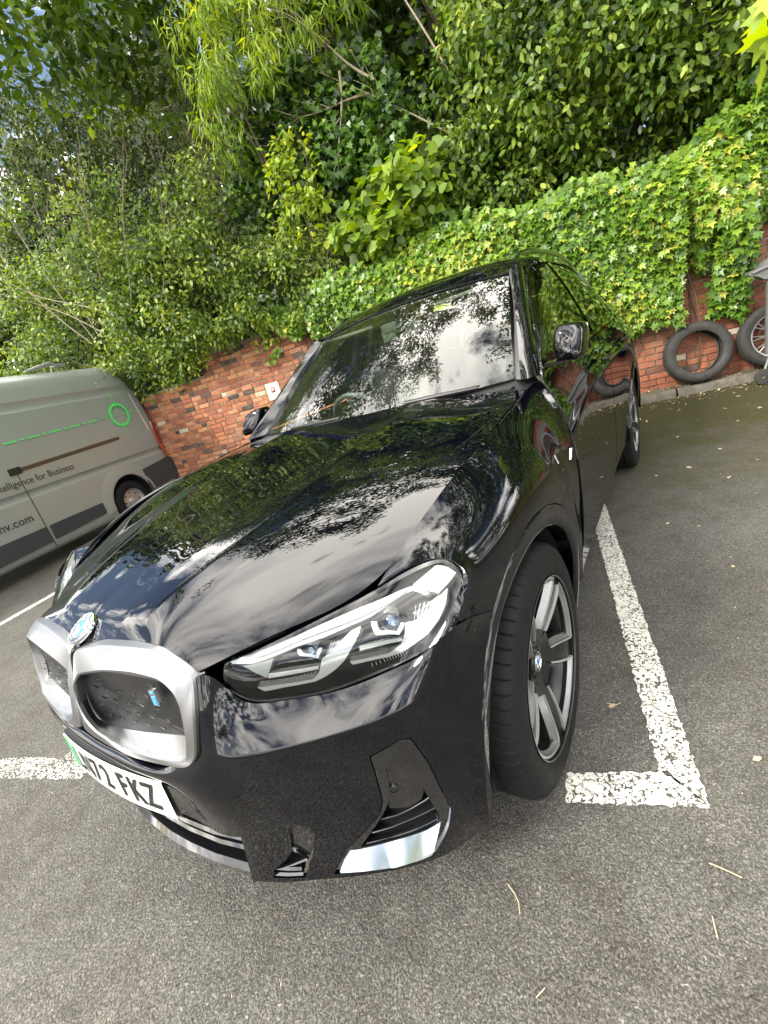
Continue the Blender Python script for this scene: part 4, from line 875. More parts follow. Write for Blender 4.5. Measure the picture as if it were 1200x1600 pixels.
# ---------------------------------------------------------------- ground, kerb, wall
WA = R(14); Wd = Vector((math.cos(WA), math.sin(WA), 0)); Nd = Vector((-math.sin(WA), math.cos(WA), 0)); O_ = Vector((1.5, 6.45, 0))
def wp(s, z, d=0): return O_+Wd*s+Nd*d+Vector((0,0,z))
def ground_mat():
    m, nt, out = mat('tarmac'); L = nt.links.new; b = pbr(nt, out, (.1,.1,.09), .85, Specular_IOR_Level=.35); oc = objco(nt)
    wob = noise_t(nt, 60, 2, .5, oc); mxv = nd(nt, 'ShaderNodeMix', data_type='VECTOR', n_0=.012); L(oc, mxv.inputs[4]); L(wob.outputs['Color'], mxv.inputs[5])
    v1 = nd(nt, 'ShaderNodeTexVoronoi', i_Scale=150.0); L(mxv.outputs[1], v1.inputs['Vector'])
    v2 = nd(nt, 'ShaderNodeTexVoronoi', i_Scale=330.0); L(mxv.outputs[1], v2.inputs['Vector'])
    sp = nd(nt, 'ShaderNodeSeparateColor'); L(v1.outputs['Color'], sp.inputs[0])
    c1 = ramp(nt, sp.outputs[0], [(0, (.044,.042,.037)), (.35, (.074,.071,.063)), (.70, (.106,.102,.092)), (.90, (.155,.150,.136)), (.985, (.33,.32,.29))])
    sp2 = nd(nt, 'ShaderNodeSeparateColor'); L(v2.outputs['Color'], sp2.inputs[0]); c2 = ramp(nt, sp2.outputs[1], [(0, (.040,.038,.034)), (.6, (.090,.086,.077)), (1, (.19,.185,.165))])
    ed = nd(nt, 'ShaderNodeMapRange', n_1=.0, n_2=.55, n_3=1.0, n_4=.0); L(v1.outputs['Distance'], ed.inputs[0])
    mx = nd(nt, 'ShaderNodeMix', data_type='RGBA'); L(ed.outputs[0], mx.inputs[0]); L(c2.outputs[0], mx.inputs[6]); L(c1.outputs[0], mx.inputs[7])
    # broad tone changes: oil, dust, worn tracks
    n = noise_t(nt, .9, 6, .6, oc); r = ramp(nt, n.outputs[0], [(.28, (.68,.66,.64)), (.45, (.95,.94,.92)), (.55, (1,1,1)), (.74, (1.22,1.19,1.12))]); mu = nd(nt, 'ShaderNodeMix', data_type='RGBA', blend_type='MULTIPLY', n_0=1.0); L(mx.outputs[2], mu.inputs[6]); L(r.outputs[0], mu.inputs[7])
    n3 = noise_t(nt, 7, 6, .65, oc); r3 = ramp(nt, n3.outputs[0], [(.34, (.82,.80,.78)), (.52, (1,1,1)), (.75, (1.12,1.11,1.08))]); mu3 = nd(nt, 'ShaderNodeMix', data_type='RGBA', blend_type='MULTIPLY', n_0=1.0); L(mu.outputs[2], mu3.inputs[6]); L(r3.outputs[0], mu3.inputs[7])
    # oil drips
    vo = nd(nt, 'ShaderNodeTexVoronoi', i_Scale=1.7, i_Randomness=1.0); nwo = noise_t(nt, 12, 4, .6, oc); mvo = nd(nt, 'ShaderNodeMix', data_type='VECTOR', n_0=.06); L(oc, mvo.inputs[4]); L(nwo.outputs['Color'], mvo.inputs[5]); L(mvo.outputs[1], vo.inputs['Vector'])
    fo = nd(nt, 'ShaderNodeMapRange', n_1=.02, n_2=.075, n_3=.55, n_4=0); L(vo.outputs['Distance'], fo.inputs[0]); mo = nd(nt, 'ShaderNodeMix', data_type='RGBA', blend_type='MULTIPLY'); L(fo.outputs[0], mo.inputs[0]); L(mu3.outputs[2], mo.inputs[6]); mo.inputs[7].default_value = (.35,.33,.32,1); mu3 = mo
    # moss and leaf dirt towards the wall
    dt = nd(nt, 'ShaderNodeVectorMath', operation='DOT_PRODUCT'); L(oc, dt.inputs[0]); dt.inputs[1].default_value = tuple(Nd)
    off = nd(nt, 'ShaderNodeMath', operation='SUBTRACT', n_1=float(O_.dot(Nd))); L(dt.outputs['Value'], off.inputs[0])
    mr = nd(nt, 'ShaderNodeMapRange', n_1=-4.4, n_2=-.6, n_3=0, n_4=1); L(off.outputs[0], mr.inputs[0])
    n4 = noise_t(nt, 2.2, 8, .68, oc); ad = nd(nt, 'ShaderNodeMath', operation='MULTIPLY_ADD', n_1=1.5); L(n4.outputs[0], ad.inputs[0]); L(mr.outputs[0], ad.inputs[2])
    mm = nd(nt, 'ShaderNodeMapRange', n_1=.98, n_2=1.5, n_3=0, n_4=.9); L(ad.outputs[0], mm.inputs[0])
    n5 = noise_t(nt, 30, 6, .7, oc); mc = ramp(nt, n5.outputs[0], [(.3, (.020,.018,.008)), (.5, (.050,.050,.012)), (.7, (.085,.080,.022))])
    m2 = nd(nt, 'ShaderNodeMix', data_type='RGBA'); L(mm.outputs[0], m2.inputs[0]); L(mu3.outputs[2], m2.inputs[6]); L(mc.outputs[0], m2.inputs[7])
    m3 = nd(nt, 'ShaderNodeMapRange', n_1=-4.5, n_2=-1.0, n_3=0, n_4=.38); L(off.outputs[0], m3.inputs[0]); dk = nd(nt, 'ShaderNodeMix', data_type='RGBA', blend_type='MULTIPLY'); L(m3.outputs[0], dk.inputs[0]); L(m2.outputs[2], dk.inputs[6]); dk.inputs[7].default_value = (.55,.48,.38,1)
    # thin cracks
    vc = nd(nt, 'ShaderNodeTexVoronoi', feature='DISTANCE_TO_EDGE', i_Scale=.8); nw = noise_t(nt, 3, 6, .7, oc); mv = nd(nt, 'ShaderNodeMix', data_type='VECTOR', n_0=.35); L(oc, mv.inputs[4]); L(nw.outputs['Color'], mv.inputs[5]); L(mv.outputs[1], vc.inputs['Vector'])
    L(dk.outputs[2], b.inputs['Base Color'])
    h = nd(nt, 'ShaderNodeMath', operation='MULTIPLY_ADD', n_1=-1.0, n_2=.6); L(v1.outputs['Distance'], h.inputs[0]); b1 = bump(nt, None, h.outputs[0], .7, .004)
    bump(nt, b, v2.outputs['Distance'], .35, .002, b1); return m
TARMAC = ground_mat()
mb = MB(); mb.add([(-400,-400,0),(400,-400,0),(400,400,0),(-400,400,0)], [(0,1,2,3)]); g = mb.build('ground', TARMAC, angle=None); tag(g, kind='structure')
def line_mat(name='worn_line_paint', wear=0.0):
    m, nt, out = mat(name); L = nt.links.new; b = nd(nt, 'ShaderNodeBsdfPrincipled'); b.inputs['Roughness'].default_value = .75; oc = objco(nt)
    n = noise_t(nt, 25, 6, .7, oc); r = ramp(nt, n.outputs[0], [(.3, (.52,.50,.43)), (.6, (.74,.73,.66))]); L(r.outputs[0], b.inputs['Base Color'])
    v = nd(nt, 'ShaderNodeTexVoronoi', i_Scale=118.0); wob = noise_t(nt, 60, 2, .5, oc); mxv = nd(nt, 'ShaderNodeMix', data_type='VECTOR', n_0=.012); L(oc, mxv.inputs[4]); L(wob.outputs['Color'], mxv.inputs[5]); L(mxv.outputs[1], v.inputs['Vector'])
    n2 = noise_t(nt, 9, 5, .6, oc); n5 = noise_t(nt, 130, 4, .7, oc)
    a = nd(nt, 'ShaderNodeMath', operation='MULTIPLY_ADD', n_1=.55); L(n2.outputs[0], a.inputs[0]); L(v.outputs['Distance'], a.inputs[2]); a2 = nd(nt, 'ShaderNodeMath', operation='MULTIPLY_ADD', n_1=.6); L(n5.outputs[0], a2.inputs[0]); L(a.outputs[0], a2.inputs[2])
    th = nd(nt, 'ShaderNodeMapRange', n_1=1.20-wear, n_2=1.30-wear, n_3=0, n_4=1); L(a2.outputs[0], th.inputs[0])
    vc = nd(nt, 'ShaderNodeTexVoronoi', feature='DISTANCE_TO_EDGE', i_Scale=13.0); nw = noise_t(nt, 14, 4, .6, oc); mv = nd(nt, 'ShaderNodeMix', data_type='VECTOR', n_0=.06); L(oc, mv.inputs[4]); L(nw.outputs['Color'], mv.inputs[5]); L(mv.outputs[1], vc.inputs['Vector'])
    lt = nd(nt, 'ShaderNodeMath', operation='LESS_THAN', n_1=.013); L(vc.outputs['Distance'], lt.inputs[0]); mxx = nd(nt, 'ShaderNodeMath', operation='MAXIMUM'); L(th.outputs[0], mxx.inputs[0]); L(lt.outputs[0], mxx.inputs[1])
    tr = nd(nt, 'ShaderNodeBsdfTransparent'); ms = nd(nt, 'ShaderNodeMixShader'); L(mxx.outputs[0], ms.inputs[0]); L(b.outputs[0], ms.inputs[1]); L(tr.outputs[0], ms.inputs[2]); L(ms.outputs[0], out.inputs[0])
    h = nd(nt, 'ShaderNodeMath', operation='MULTIPLY', n_1=-1.0); L(v.outputs['Distance'], h.inputs[0]); bump(nt, b, h.outputs[0], .6, .004); return m
LINE = line_mat(); LINE2 = line_mat('faded_line_paint', .22)
def paint(polys, name='bay_line', m=None):
    mb = MB(); rj = random.Random(len(polys[0])*7+int(polys[0][0][0]*100))
    for p in polys:
        q = [(x+rj.uniform(-.0045, .0045), y+rj.uniform(-.0045, .0045)) for x, y in dense(p, .012)]; mb.add([(x, y, .004) for x, y in q], [tuple(range(len(q)))], 0, True)
    o = mb.build(name, m or LINE, angle=None); tag(o, kind='structure')
dl = Vector((-.2334,.9724)); c0 = Vector((1.285,.775)); q = Vector((-.097,-.018))
paint([[tuple(c0), tuple(c0+dl*5.55), tuple(c0+dl*5.55+q), tuple(c0+q*1.0+dl*.098)+(), tuple(c0+q*1.0+dl*.098)][:4]])
paint([[(1.188+.0,.852),(.926,.757),(.943,.662),(1.285,.774),(1.190,.85)][1:4]+[(1.190,.853)]])
paint([[(-1.72,-.07),(-1.40,.052),(-1.0,.155),(-.965,.075),(-1.22,-.012),(-1.66,-.155)]], m=LINE2)
paint([[(-1.13,.11),(-1.22,.09),(-2.5,5.5),(-2.4,5.5)]], m=LINE2)
paint([[(-3.62,-1.75),(-3.72,-1.77),(-5.25,4.7),(-5.15,4.7)]])
CONC = plain('old_concrete', (.115,.105,.080), .9, 0, .35, 14, .6)
mb = MB()
for k in range(11):
    s0 = -8+k*.95+.01; s1 = s0+.93; n = 6; G = []
    for s in np.linspace(s0, s1, n):
        j = .006*math.sin(s*9)+.004*math.sin(s*23); G.append([tuple(wp(s, z, d)) for d, z in ((-.235+j,0),(-.232+j,.075),(-.215+j,.098),(-.08,.104),(0,.104))])
    mb.grid(G)
o = mb.build('kerb', CONC, angle=40); tag(o, kind='structure')
# --- brick wall of single bricks
def brick_mat():
    m, nt, out = mat('old_red_brick'); L = nt.links.new; b = pbr(nt, out, (.4,.2,.1), .88); oc = objco(nt); at = nd(nt, 'ShaderNodeAttribute', attribute_name='tone')
    c = ramp(nt, at.outputs['Fac'], [(0, (.055,.042,.036)), (.10, (.10,.065,.050)), (.16, (.24,.085,.048)), (.40, (.36,.125,.062)), (.62, (.47,.185,.085)), (.80, (.52,.26,.13)), (.90, (.40,.17,.12)), (.965, (.50,.42,.30)), (1, (.56,.50,.40))])
    n = noise_t(nt, 22, 8, .7, oc); r = ramp(nt, n.outputs[0], [(.3, (.62,.60,.58)), (.52, (1,1,1)), (.72, (1.22,1.2,1.16))]); mu = nd(nt, 'ShaderNodeMix', data_type='RGBA', blend_type='MULTIPLY', n_0=1.0); L(c.outputs[0], mu.inputs[6]); L(r.outputs[0], mu.inputs[7])
    n2 = noise_t(nt, 1.6, 5, .65, oc); f2 = nd(nt, 'ShaderNodeMapRange', n_1=.52, n_2=.72, n_3=0, n_4=.55); L(n2.outputs[0], f2.inputs[0]); wmix = nd(nt, 'ShaderNodeMix', data_type='RGBA'); L(f2.outputs[0], wmix.inputs[0]); L(mu.outputs[2], wmix.inputs[6]); wmix.inputs[7].default_value = (.30,.20,.13,1)
    L(wmix.outputs[2], b.inputs['Base Color']); n3 = noise_t(nt, 75, 6, .7, oc); bump(nt, b, n3.outputs[0], .7, .006); return m
def mortar_mat():
    m, nt, out = mat('lime_mortar'); b = pbr(nt, out, (.35,.30,.22), .95); oc = objco(nt); n = noise_t(nt, 12, 7, .7, oc); r = ramp(nt, n.outputs[0], [(.3, (.13,.105,.075)), (.55, (.30,.25,.18)), (.75, (.44,.39,.30))]); nt.links.new(r.outputs[0], b.inputs['Base Color']); bump(nt, b, noise_t(nt, 90, 6, .7, oc).outputs[0], .8, .01); return m
def brick_wall():
    rnd = random.Random(4); V = []; F = []; T = []
    def top(s): return 1.93 if s < -6.93 else (2.24 if s < -5.2 else 2.38)
    z = 0; row = 0
    while z < 2.45:
        s = -9.8-(.0 if row % 2 else .11); flem = row % 2; k = 0
        while s < 7.5:
            ln = (.215 if (k+flem) % 2 or rnd.random() < .25 else .103); k += 1
            if z+.06 <= top(s+ln/2)+rnd.uniform(-.01, .01):
                i = [rnd.uniform(-.0035, .0035) for _ in range(4)]; pr = -.010+rnd.uniform(-.006, .005); a = s+.005; b = s+ln-.005; zz = z+.005+i[0]; zt = z+.069+i[1]
                base = len(V)
                for (p, zq) in ((a+i[2], zz), (b+i[3], zz), (b-i[2], zt), (a-i[3], zt)):
                    for dd, gr in ((pr, .004), (pr+.006, 0), (.05, 0)):
                        cx = (a+b)/2; cz = (zz+zt)/2; x = p-math.copysign(gr, p-cx); y = zq-math.copysign(gr, zq-cz); V.append(tuple(wp(x, y, dd)))
                for j in range(4):
                    q = (j+1) % 4
                    for r_ in range(2): F.append((base+j*3+r_, base+q*3+r_, base+q*3+r_+1, base+j*3+r_+1))
                F.append((base, base+9, base+6, base+3)); F.append((base, base+9, base+6, base+3)) if False else None
                t = rnd.random(); t = t*.86 if s < -3 else .10+t*.30; t = t if t > .16 or rnd.random() < .45 else .3; t = t if t < .80 or rnd.random() < .5 else rnd.uniform(.4, .75)
                if rnd.random() < .02: t = .97
                T += [t]*9
            s += ln
        z += .0755; row += 1
    root = empty('brick_wall', tuple(wp(-1, 0)), 0); tag(root, 'old red brick garden wall under ivy at the back of the car park', 'wall')
    o = np_mesh('brick_facing', V, F, [brick_mat()], False, None, None, T); o.parent = root; o.matrix_parent_inverse = root.matrix_world.inverted() if False else Matrix.Translation(-Vector(root.location))
    mb = MB()
    for s0, s1, zt in ((-9.9,-6.93,1.925), (-6.93,-5.2,2.235), (-5.2,7.6,2.375)): mb.prism([tuple(wp(s0,0,.0)), tuple(wp(s1,0,.0)), tuple(wp(s1,zt,.0)), tuple(wp(s0,zt,.0))], tuple(Nd*.24))
    c = mb.build('mortar_core', mortar_mat(), root, angle=None); c.matrix_parent_inverse = Matrix.Translation(-Vector(root.location))
brick_wall()
# white tile fixed to the bricks
mb = MB(); s0, z0 = -5.83, 1.385
mb.prism(rounded([tuple(wp(s0-.125,z0-.135,-.018)), tuple(wp(s0+.125,z0-.135,-.018)), tuple(wp(s0+.125,z0+.125,-.018)), tuple(wp(s0-.125,z0+.125,-.018))], .006, 2), tuple(Nd*.012))
sg = mb.build('wall_plate', plain('aged_white_enamel', (.60,.57,.48), .5, 0, .15, 14), angle=30); tag(sg, 'small square off-white plate with a red mark, fixed to the brick wall', 'sign')
mb = MB(); mb.prism([tuple(wp(s0-.035,z0-.025,-.019)), tuple(wp(s0+.035,z0-.025,-.019)), tuple(wp(s0+.035,z0+.055,-.019)), tuple(wp(s0-.035,z0+.055,-.019))], tuple(Nd*-.003)); RED = plain('sign_red', (.45,.10,.07), .5); mb.build('red_mark', RED, sg, angle=None)
mb = MB(); mb.prism([tuple(wp(s0-.018,z0-.010,-.0225)), tuple(wp(s0+.018,z0-.010,-.0225)), tuple(wp(s0+.018,z0+.040,-.0225)), tuple(wp(s0-.018,z0+.040,-.0225))], tuple(Nd*-.001)); mb.build('mark_centre', WHITE, sg, angle=None)
# earth bank behind the wall
def hill(x, y): return 0
G = []
SOIL = plain('bank_soil', (.030,.024,.014), .95, 0, .4, 6, .5)
for s in np.linspace(-26, 18, 45):
    G.append([tuple(wp(s, z+.12*math.sin(s*1.3+d), d)) for d, z in ((.24,1.7),(1.0,2.1),(2.2,2.6),(4,3.0),(8,3.3),(20,3.4),(60,3.0))])
mb = MB(); mb.grid(G); o = mb.build('bank', SOIL, angle=None); tag(o, kind='structure')
# --- loose tyre leaning on the wall
def car_tyre(mb, T, R1=.340, R0=.228, w_=.205, n=120, mi=0):
    mb.T = T; prof = [(R0,.075),(R0+.006,.088),(R0+.03,.100),(R0+.065,.103),(R1-.03,.095),(R1-.012,.086),(R1-.003,.070),(R1,.045),(R1-.006,.043),(R1-.006,.034),(R1,.032),(R1+.001,.006),(R1-.007,.005),(R1-.007,-.005),(R1+.001,-.006),(R1,-.032),(R1-.006,-.034),(R1-.006,-.043),(R1,-.045),(R1-.003,-.070),(R1-.012,-.086),(R1-.03,-.095),(R0+.065,-.103),(R0+.03,-.100),(R0+.006,-.088),(R0,-.075),(R0+.012,-.07),(R0+.03,-.085),(R1-.035,-.078),(R1-.022,0),(R1-.035,.078),(R0+.03,.085),(R0+.012,.07)]
    G = []
    for i in range(n):
        a = 2*math.pi*i/n; G.append([(x, (r-(.005 if i % 3 == 0 and (4 < j < 8 or 17 < j < 21) else 0))*math.cos(a+.1*x), (r-(.005 if i % 3 == 0 and (4 < j < 8 or 17 < j < 21) else 0))*math.sin(a+.1*x)) for j, (r, x) in enumerate(prof)])
    mb.grid(G, mi, closeu=True, closev=True); mb.T = None
OLDRUB = plain('weathered_rubber', (.030,.028,.025), .75, 0, .25, 16, .15)
def leaning(c, lean, yaw): return Matrix.Translation(c) @ Matrix.Rotation(WA+yaw, 4, 'Z') @ Matrix.Rotation(lean, 4, 'X') @ Matrix.Rotation(R(90), 4, 'Z')
tr = empty('loose_tyre', tuple(wp(-.16,.10,-.16))); tag(tr, 'bare black tyre without a rim leaning on the brick wall', 'tyre')
mb = MB(); car_tyre(mb, Matrix.Translation(-Vector(tr.location)) @ leaning(wp(-.155,.447,-.135), R(-9), R(2))); mb.build('rubber_casing', OLDRUB, tr, angle=32)
# wheel with alloy rim beside it
wl = empty('spare_wheel', tuple(wp(.54,.10,-.2))); tag(wl, 'spare wheel with a thin-spoked grey alloy rim leaning on the wall beside the loose tyre', 'wheel')
T = Matrix.Translation(-Vector(wl.location)) @ leaning(wp(.565,.450,-.17), R(-10), R(-4))
mb = MB(); car_tyre(mb, T, .340, .236, .20); mb.build('tyre', OLDRUB, wl, angle=32)
mb = MB(); mb.T = T; ALLOY = plain('dull_alloy', (.42,.41,.40), .38, .8, .12, 30); mb.lathe([(.226,-.088),(.240,-.094),(.236,-.082),(.222,-.06),(.21,.06),(.235,.08)], 60, 0)
for k in range(10):
    for e in (-.10, .10):
        a = 2*math.pi*k/10+e*.0; b = a+e; mb.tube([(-.055,.045*math.cos(a),.045*math.sin(a)),(-.075,.14*math.cos(a+e*.5),.14*math.sin(a+e*.5)),(-.085,.226*math.cos(b),.226*math.sin(b))], [.010,.007,.006], 6)
mb.lathe([(0,-.068),(.03,-.068),(.055,-.060),(.058,-.03)], 24, 0); mb.build('rim', ALLOY, wl, angle=35)
# grey trolley jack-stand like frame with a castor, mostly outside the picture
GREY = plain('grey_cast_metal', (.15,.155,.148), .5, .3, .15, 25)
tj = empty('trolley', tuple(wp(.55,0,-.5))); tag(tj, 'grey metal trolley with a ribbed head and small castor at the picture edge', 'trolley')
inv = -Vector(tj.location)
def tp(s, z, d): return tuple(wp(s, z, d)+inv)
mb = MB(); mb.tube([tp(.42,.30,-.42), tp(.43,.75,-.42), tp(.44,1.10,-.42)], .045, 12); mb.tube([tp(.80,.30,-.42), tp(.80,1.15,-.42)], .04, 12); mb.tube([tp(.42,.22,-.42), tp(.80,.22,-.42)], .03, 10); mb.build('frame', GREY, tj)
mb = MB(); mb.prism(rounded([tp(.235,1.125,-.46), tp(.31,1.10,-.46), tp(.37,1.05,-.46), tp(.88,1.03,-.46), tp(.90,1.24,-.46), tp(.44,1.255,-.46), tp(.37,1.225,-.46), tp(.33,1.175,-.46), tp(.24,1.155,-.46)], .02, 3), tuple(Nd*.10)); 
mb.tube([tp(.26,1.14,-.47), tp(.50,1.19,-.47), tp(.86,1.2,-.47)], [.012,.02,.02], 8); mb.build('head', GREY, tj, angle=30)
mb = MB(); mb.T = Matrix.Translation(Vector(tp(.335,.085,-.52))) @ Matrix.Rotation(WA+R(80), 4, 'Z'); mb.lathe([(.02,-.02),(.05,-.022),(.078,-.018),(.085,0),(.078,.018),(.05,.022),(.02,.02)], 32, 0); cs = mb.build('castor', OLDRUB, tj)
mb = MB(); mb.tube([tp(.42,.28,-.42), tp(.36,.18,-.49), tp(.335,.085,-.49)], .014, 8); mb.build('fork', GREY, cs)
# --- van in the far bay
VS = plain('silver_grey_van_paint', (.28,.31,.285), .36, .25, .03, 3, Coat_Weight=.35, Coat_Roughness=.15)
van = empty('parked_van', (-6.339,3.343,0), math.atan2(-.9613,.2756)); tag(van, 'large silver grey panel van with green target ring, backed up to the brick wall', 'van')
prof = [(.16,-.10),(.20,-.03),(.30,-.004),(.52,.0),(.80,0),(.925,0),(.955,-.022),(1.00,-.022),(1.04,0),(1.30,.003),(1.7,-.006),(2.03,-.030),(2.06,-.050),(2.13,-.056),(2.17,-.045),(2.30,-.075),(2.42,-.120),(2.50,-.20),(2.55,-.36)]
xs_ = [-1.03,-1.015,-.95,-.80,-.45,-.2,.2,.8,1.5,2.2,2.75,3.2]
def vx(x, z):   # rear edge slopes forward above the waist
    k = max(0, min(1, (-.60-x)/.43)); return x+k*(.04*max(0, min(1, (z-1.5)/.5))+.25*max(0, min(1, (z-2.0)/.5)))
net = [[(vx(x, z), y-(.10 if i == 0 else .03 if i == 1 else .004 if i == 2 else 0), z) for i, x in enumerate(xs_)] for z, y in prof]
S_V = Surf(net, cu=[5,8,11,14])
def uv_v(x, z):
    u, v = 5.0, 6.0
    for _ in range(60):
        p = S_V.pts(u, v)[0]; J = np.array([(S_V.pts(u+.001, v)[0]-p)[[0,2]]/.001, (S_V.pts(u, v+.001)[0]-p)[[0,2]]/.001]).T
        d = np.clip(np.linalg.solve(J, np.array((x, z))-p[[0,2]]), -1, 1); u = min(max(u+d[0], 0), S_V.m-1.002); v = min(max(v+d[1], 0), S_V.n-1.002)
    return (u, v)
fv = S_V.nrm(4, 7)[0][1] < 0
archv = [uv_v(-.415*math.cos(R(a)), .36+.41*math.sin(R(a))) for a in np.linspace(-22, 202, 34)]
cutv = [(0,0),(0,max(archv[0][1], .1))]+[(u, v) for u, v in archv if u > 0]+[(0,archv[-1][1]),(0,S_V.n-1),(5,S_V.n-1),(5,0)]
vb = MB(); trimmed(vb, S_V, cutv, [], 0, .22, 0, .03, fv)
for a, b in ((5,8),(8,11),(11,14),(14,18)): vb.grid(S_V.grid(np.linspace(a, b, 3*(b-a)+1), np.linspace(0, S_V.n-1, 45)), 0, fv)
side = vb.build('body_side', VS, van, angle=30)
vb = MB(); W2 = 2.05
rp = [(.16,-.10)]+[(z, y) for z, y in prof[1:]]+[(2.575,-.6),(2.585,-1.025)]
G = [[(vx(x, z), -W2-y if True else 0, z) for z, y in rp[:-1]] for x in xs_]; vb.grid(G, 0)
G = [[(vx(x, z)+.0, y, z) for z, y in rp[-3:]]+[(vx(x, z), -W2-y, z) for z, y in rp[-3:-1][::-1]] for x in xs_]; vb.grid(G, 0)
back = [[(vx(-1.03, z)-.0, y-(.10), z) for z, y in rp[:-1]]]; back.append([(vx(-1.06, z)-.01, -1.025, z) for z, y in rp[:-1]]); back.append([(vx(-1.03, z), -W2-y+.10, z) for z, y in rp[:-1]]); vb.grid(back, 0)
vb.build('body_shell', VS, van, angle=30)
# cab
cab = [[(3.2,y,z) for z, y in rp[1:-1]], [(3.6,y-.01,min(z,2.45)) for z, y in rp[1:-1]], [(4.05,y-.06,min(z,1.9)) for z, y in rp[1:-1]], [(4.35,y-.16,min(z,1.15)) for z, y in rp[1:-1]], [(4.45,y-.30,min(z,1.0)) for z, y in rp[1:-1]]]
vb = MB(); vb.grid(cab, 0); vb.grid([[(x, -W2-y, z) for x, y, z in r] for r in cab], 0)
for r0, r1, mi in ((0,1,0),(1,2,1),(2,3,1),(3,4,0)): vb.grid([[cab[r0][-1], (cab[r0][-1][0], -W2-cab[r0][-1][1], cab[r0][-1][2])], [cab[r1][-1], (cab[r1][-1][0], -W2-cab[r1][-1][1], cab[r1][-1][2])]], mi)
vb.prism([cab[4][0], cab[4][-1], (cab[4][-1][0], -W2-cab[4][-1][1], cab[4][-1][2]), (cab[4][0][0], -W2-cab[4][0][1], cab[4][0][2])], (.02,0,0)); vb.build('cab', [VS, PGLASS], van, angle=30)
vb = MB(); vb.box((1.7,-1.02,.26), (5.2,1.7,.16)); vb.build('underbody', WELL, van)
GREYP = plain('grey_cladding', (.032,.038,.042), .55, 0, .08, 40); VBL = plain('van_black', (.012,.012,.012), .6)
def vslab(name, pts, th, m, y0=.003, par=van):   # panel on the van side from (x,z) points
    vb = MB(); vb.prism([(x, y0, z) for x, z in pts], (0, th, 0)); return vb.build(name, m, par, angle=30)
vslab('cladding', rounded([(.60,.345),(1.47,.31),(1.47,.515),(.60,.515)], .02, 3), .014, GREYP); vslab('cladding', rounded([(1.51,.30),(2.74,.26),(2.74,.515),(1.51,.515)], .02, 3), .014, GREYP)
vslab('door_seam', [(1.505,.22),(1.515,.22),(1.515,1.28),(1.505,1.28)], .0015, VBL, .004, side); vslab('door_seam', [(1.505,1.40),(1.515,1.40),(1.508,2.02),(1.498,2.02)], .0015, VBL, -.012, side)
vslab('door_seam', [(2.755,.22),(2.765,.22),(2.765,2.0),(2.755,2.0)], .0015, VBL, .004, side)
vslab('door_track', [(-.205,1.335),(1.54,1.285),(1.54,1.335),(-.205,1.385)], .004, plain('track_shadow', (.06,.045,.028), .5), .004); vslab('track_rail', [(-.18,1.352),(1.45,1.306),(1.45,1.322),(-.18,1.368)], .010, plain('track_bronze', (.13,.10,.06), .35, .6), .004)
vslab('track_end', rounded([(1.44,1.27),(1.60,1.265),(1.60,1.355),(1.44,1.36)], .01, 2), .012, VBL, .006)
WT = plain('white_tape', (.75,.76,.73), .4, 0, .03)
vslab('tape_line', [(-.770,2.0),(-.782,2.0),(-.872,1.35),(-.858,1.35)], .002, WT, .004, side); vslab('roof_seam', [(-.575,2.50),(-.582,2.50),(-.62,2.18),(-.614,2.18)], .004, WT, -.10, side)
vslab('panel_seam', [(-.60,2.0),(-.604,2.0),(-.72,1.0),(-.716,1.0)], .0015, plain('seam_pale', (.38,.39,.36), .4), .004, side)
GR = plain('target_green', (.10,.62,.16), .45, 0, .05); 
def green(pts, y0=.006): return vslab('green_stripe', pts, .0015, GR, y0, side)
vb = MB(); vb.T = Matrix.Translation((-.41,.008,1.71)) @ Matrix.Rotation(R(-90), 4, 'X')
vb.lathe([(.150,0),(.150,.001),(.192,.001),(.192,0)], 56, 0, axis='Z'); vb.lathe([(.203,0),(.203,.001),(.209,.001),(.209,0)], 56, 0, axis='Z'); vb.build('target_ring', GR, side)
def bar(x0, z0, x1, z1, w_): dx, dz = x1-x0, z1-z0; L_ = math.hypot(dx, dz); nx, nz = -dz/L_*w_/2, dx/L_*w_/2; return [(x0+nx,z0+nz),(x1+nx,z1+nz),(x1-nx,z1-nz),(x0-nx,z0-nz)]
for p in ((-.04,1.702,-.155,1.705),(-.225,1.707,-.36,1.709),(-.46,1.711,-.57,1.713),(-.62,1.714,-.78,1.718),(-.405,2.10,-.407,1.925),(-.408,1.87,-.409,1.76),(-.411,1.66,-.413,1.54),(-.414,1.49,-.42,1.36)): green(bar(*p, .012))
x = .03
for k in range(12):
    for ln, gp in ((.17,.05),(.05,.05)):
        z = 1.701-(x)*.020; green(bar(x, z, x+ln, z-.020*ln, .022)); x += ln+gp
    if x > 3.0: break
for z0, z1 in ((2.42,2.32),(2.27,2.23),(2.20,2.19)): 
    y0 = float(np.interp(z0, [p[0] for p in prof], [p[1] for p in prof])); vslab('white_dash', bar(-.30, z0, -.32, z1, .012), .003, WT, y0+.006 if False else y0+.004, side)
TX = plain('van_lettering', (.02,.022,.022), .45)
def van_text(s, x, z, size, sx=1.0, align='RIGHT'):
    me = text_mesh(s, size, .0006, .0004, align, sx); Mx = Matrix(((-1,0,0,x),(0,0,1,.006),(0,1,0,z),(0,0,0,1))); put_text('lettering', me, Mx, TX, side)
van_text('tal Intelligence for Business', .745, 1.155, .128, .92); van_text('env.com', 1.60, .695, .155, .98)
vslab('bumper', rounded([(-1.075,.42),(-.375,.375),(-.36,.76),(-1.03,.82),(-1.075,.78)], .03, 3), .014, GREYP, .002)
vb = MB(); vb.box((-1.075,-1.025,.60), (.10,2.07,.38), bev=.03); vb.build('rear_bumper', GREYP, van)
TL = plain('van_tail_red', (.55,.02,.015), .15, 0, .1, Coat_Weight=1.0)
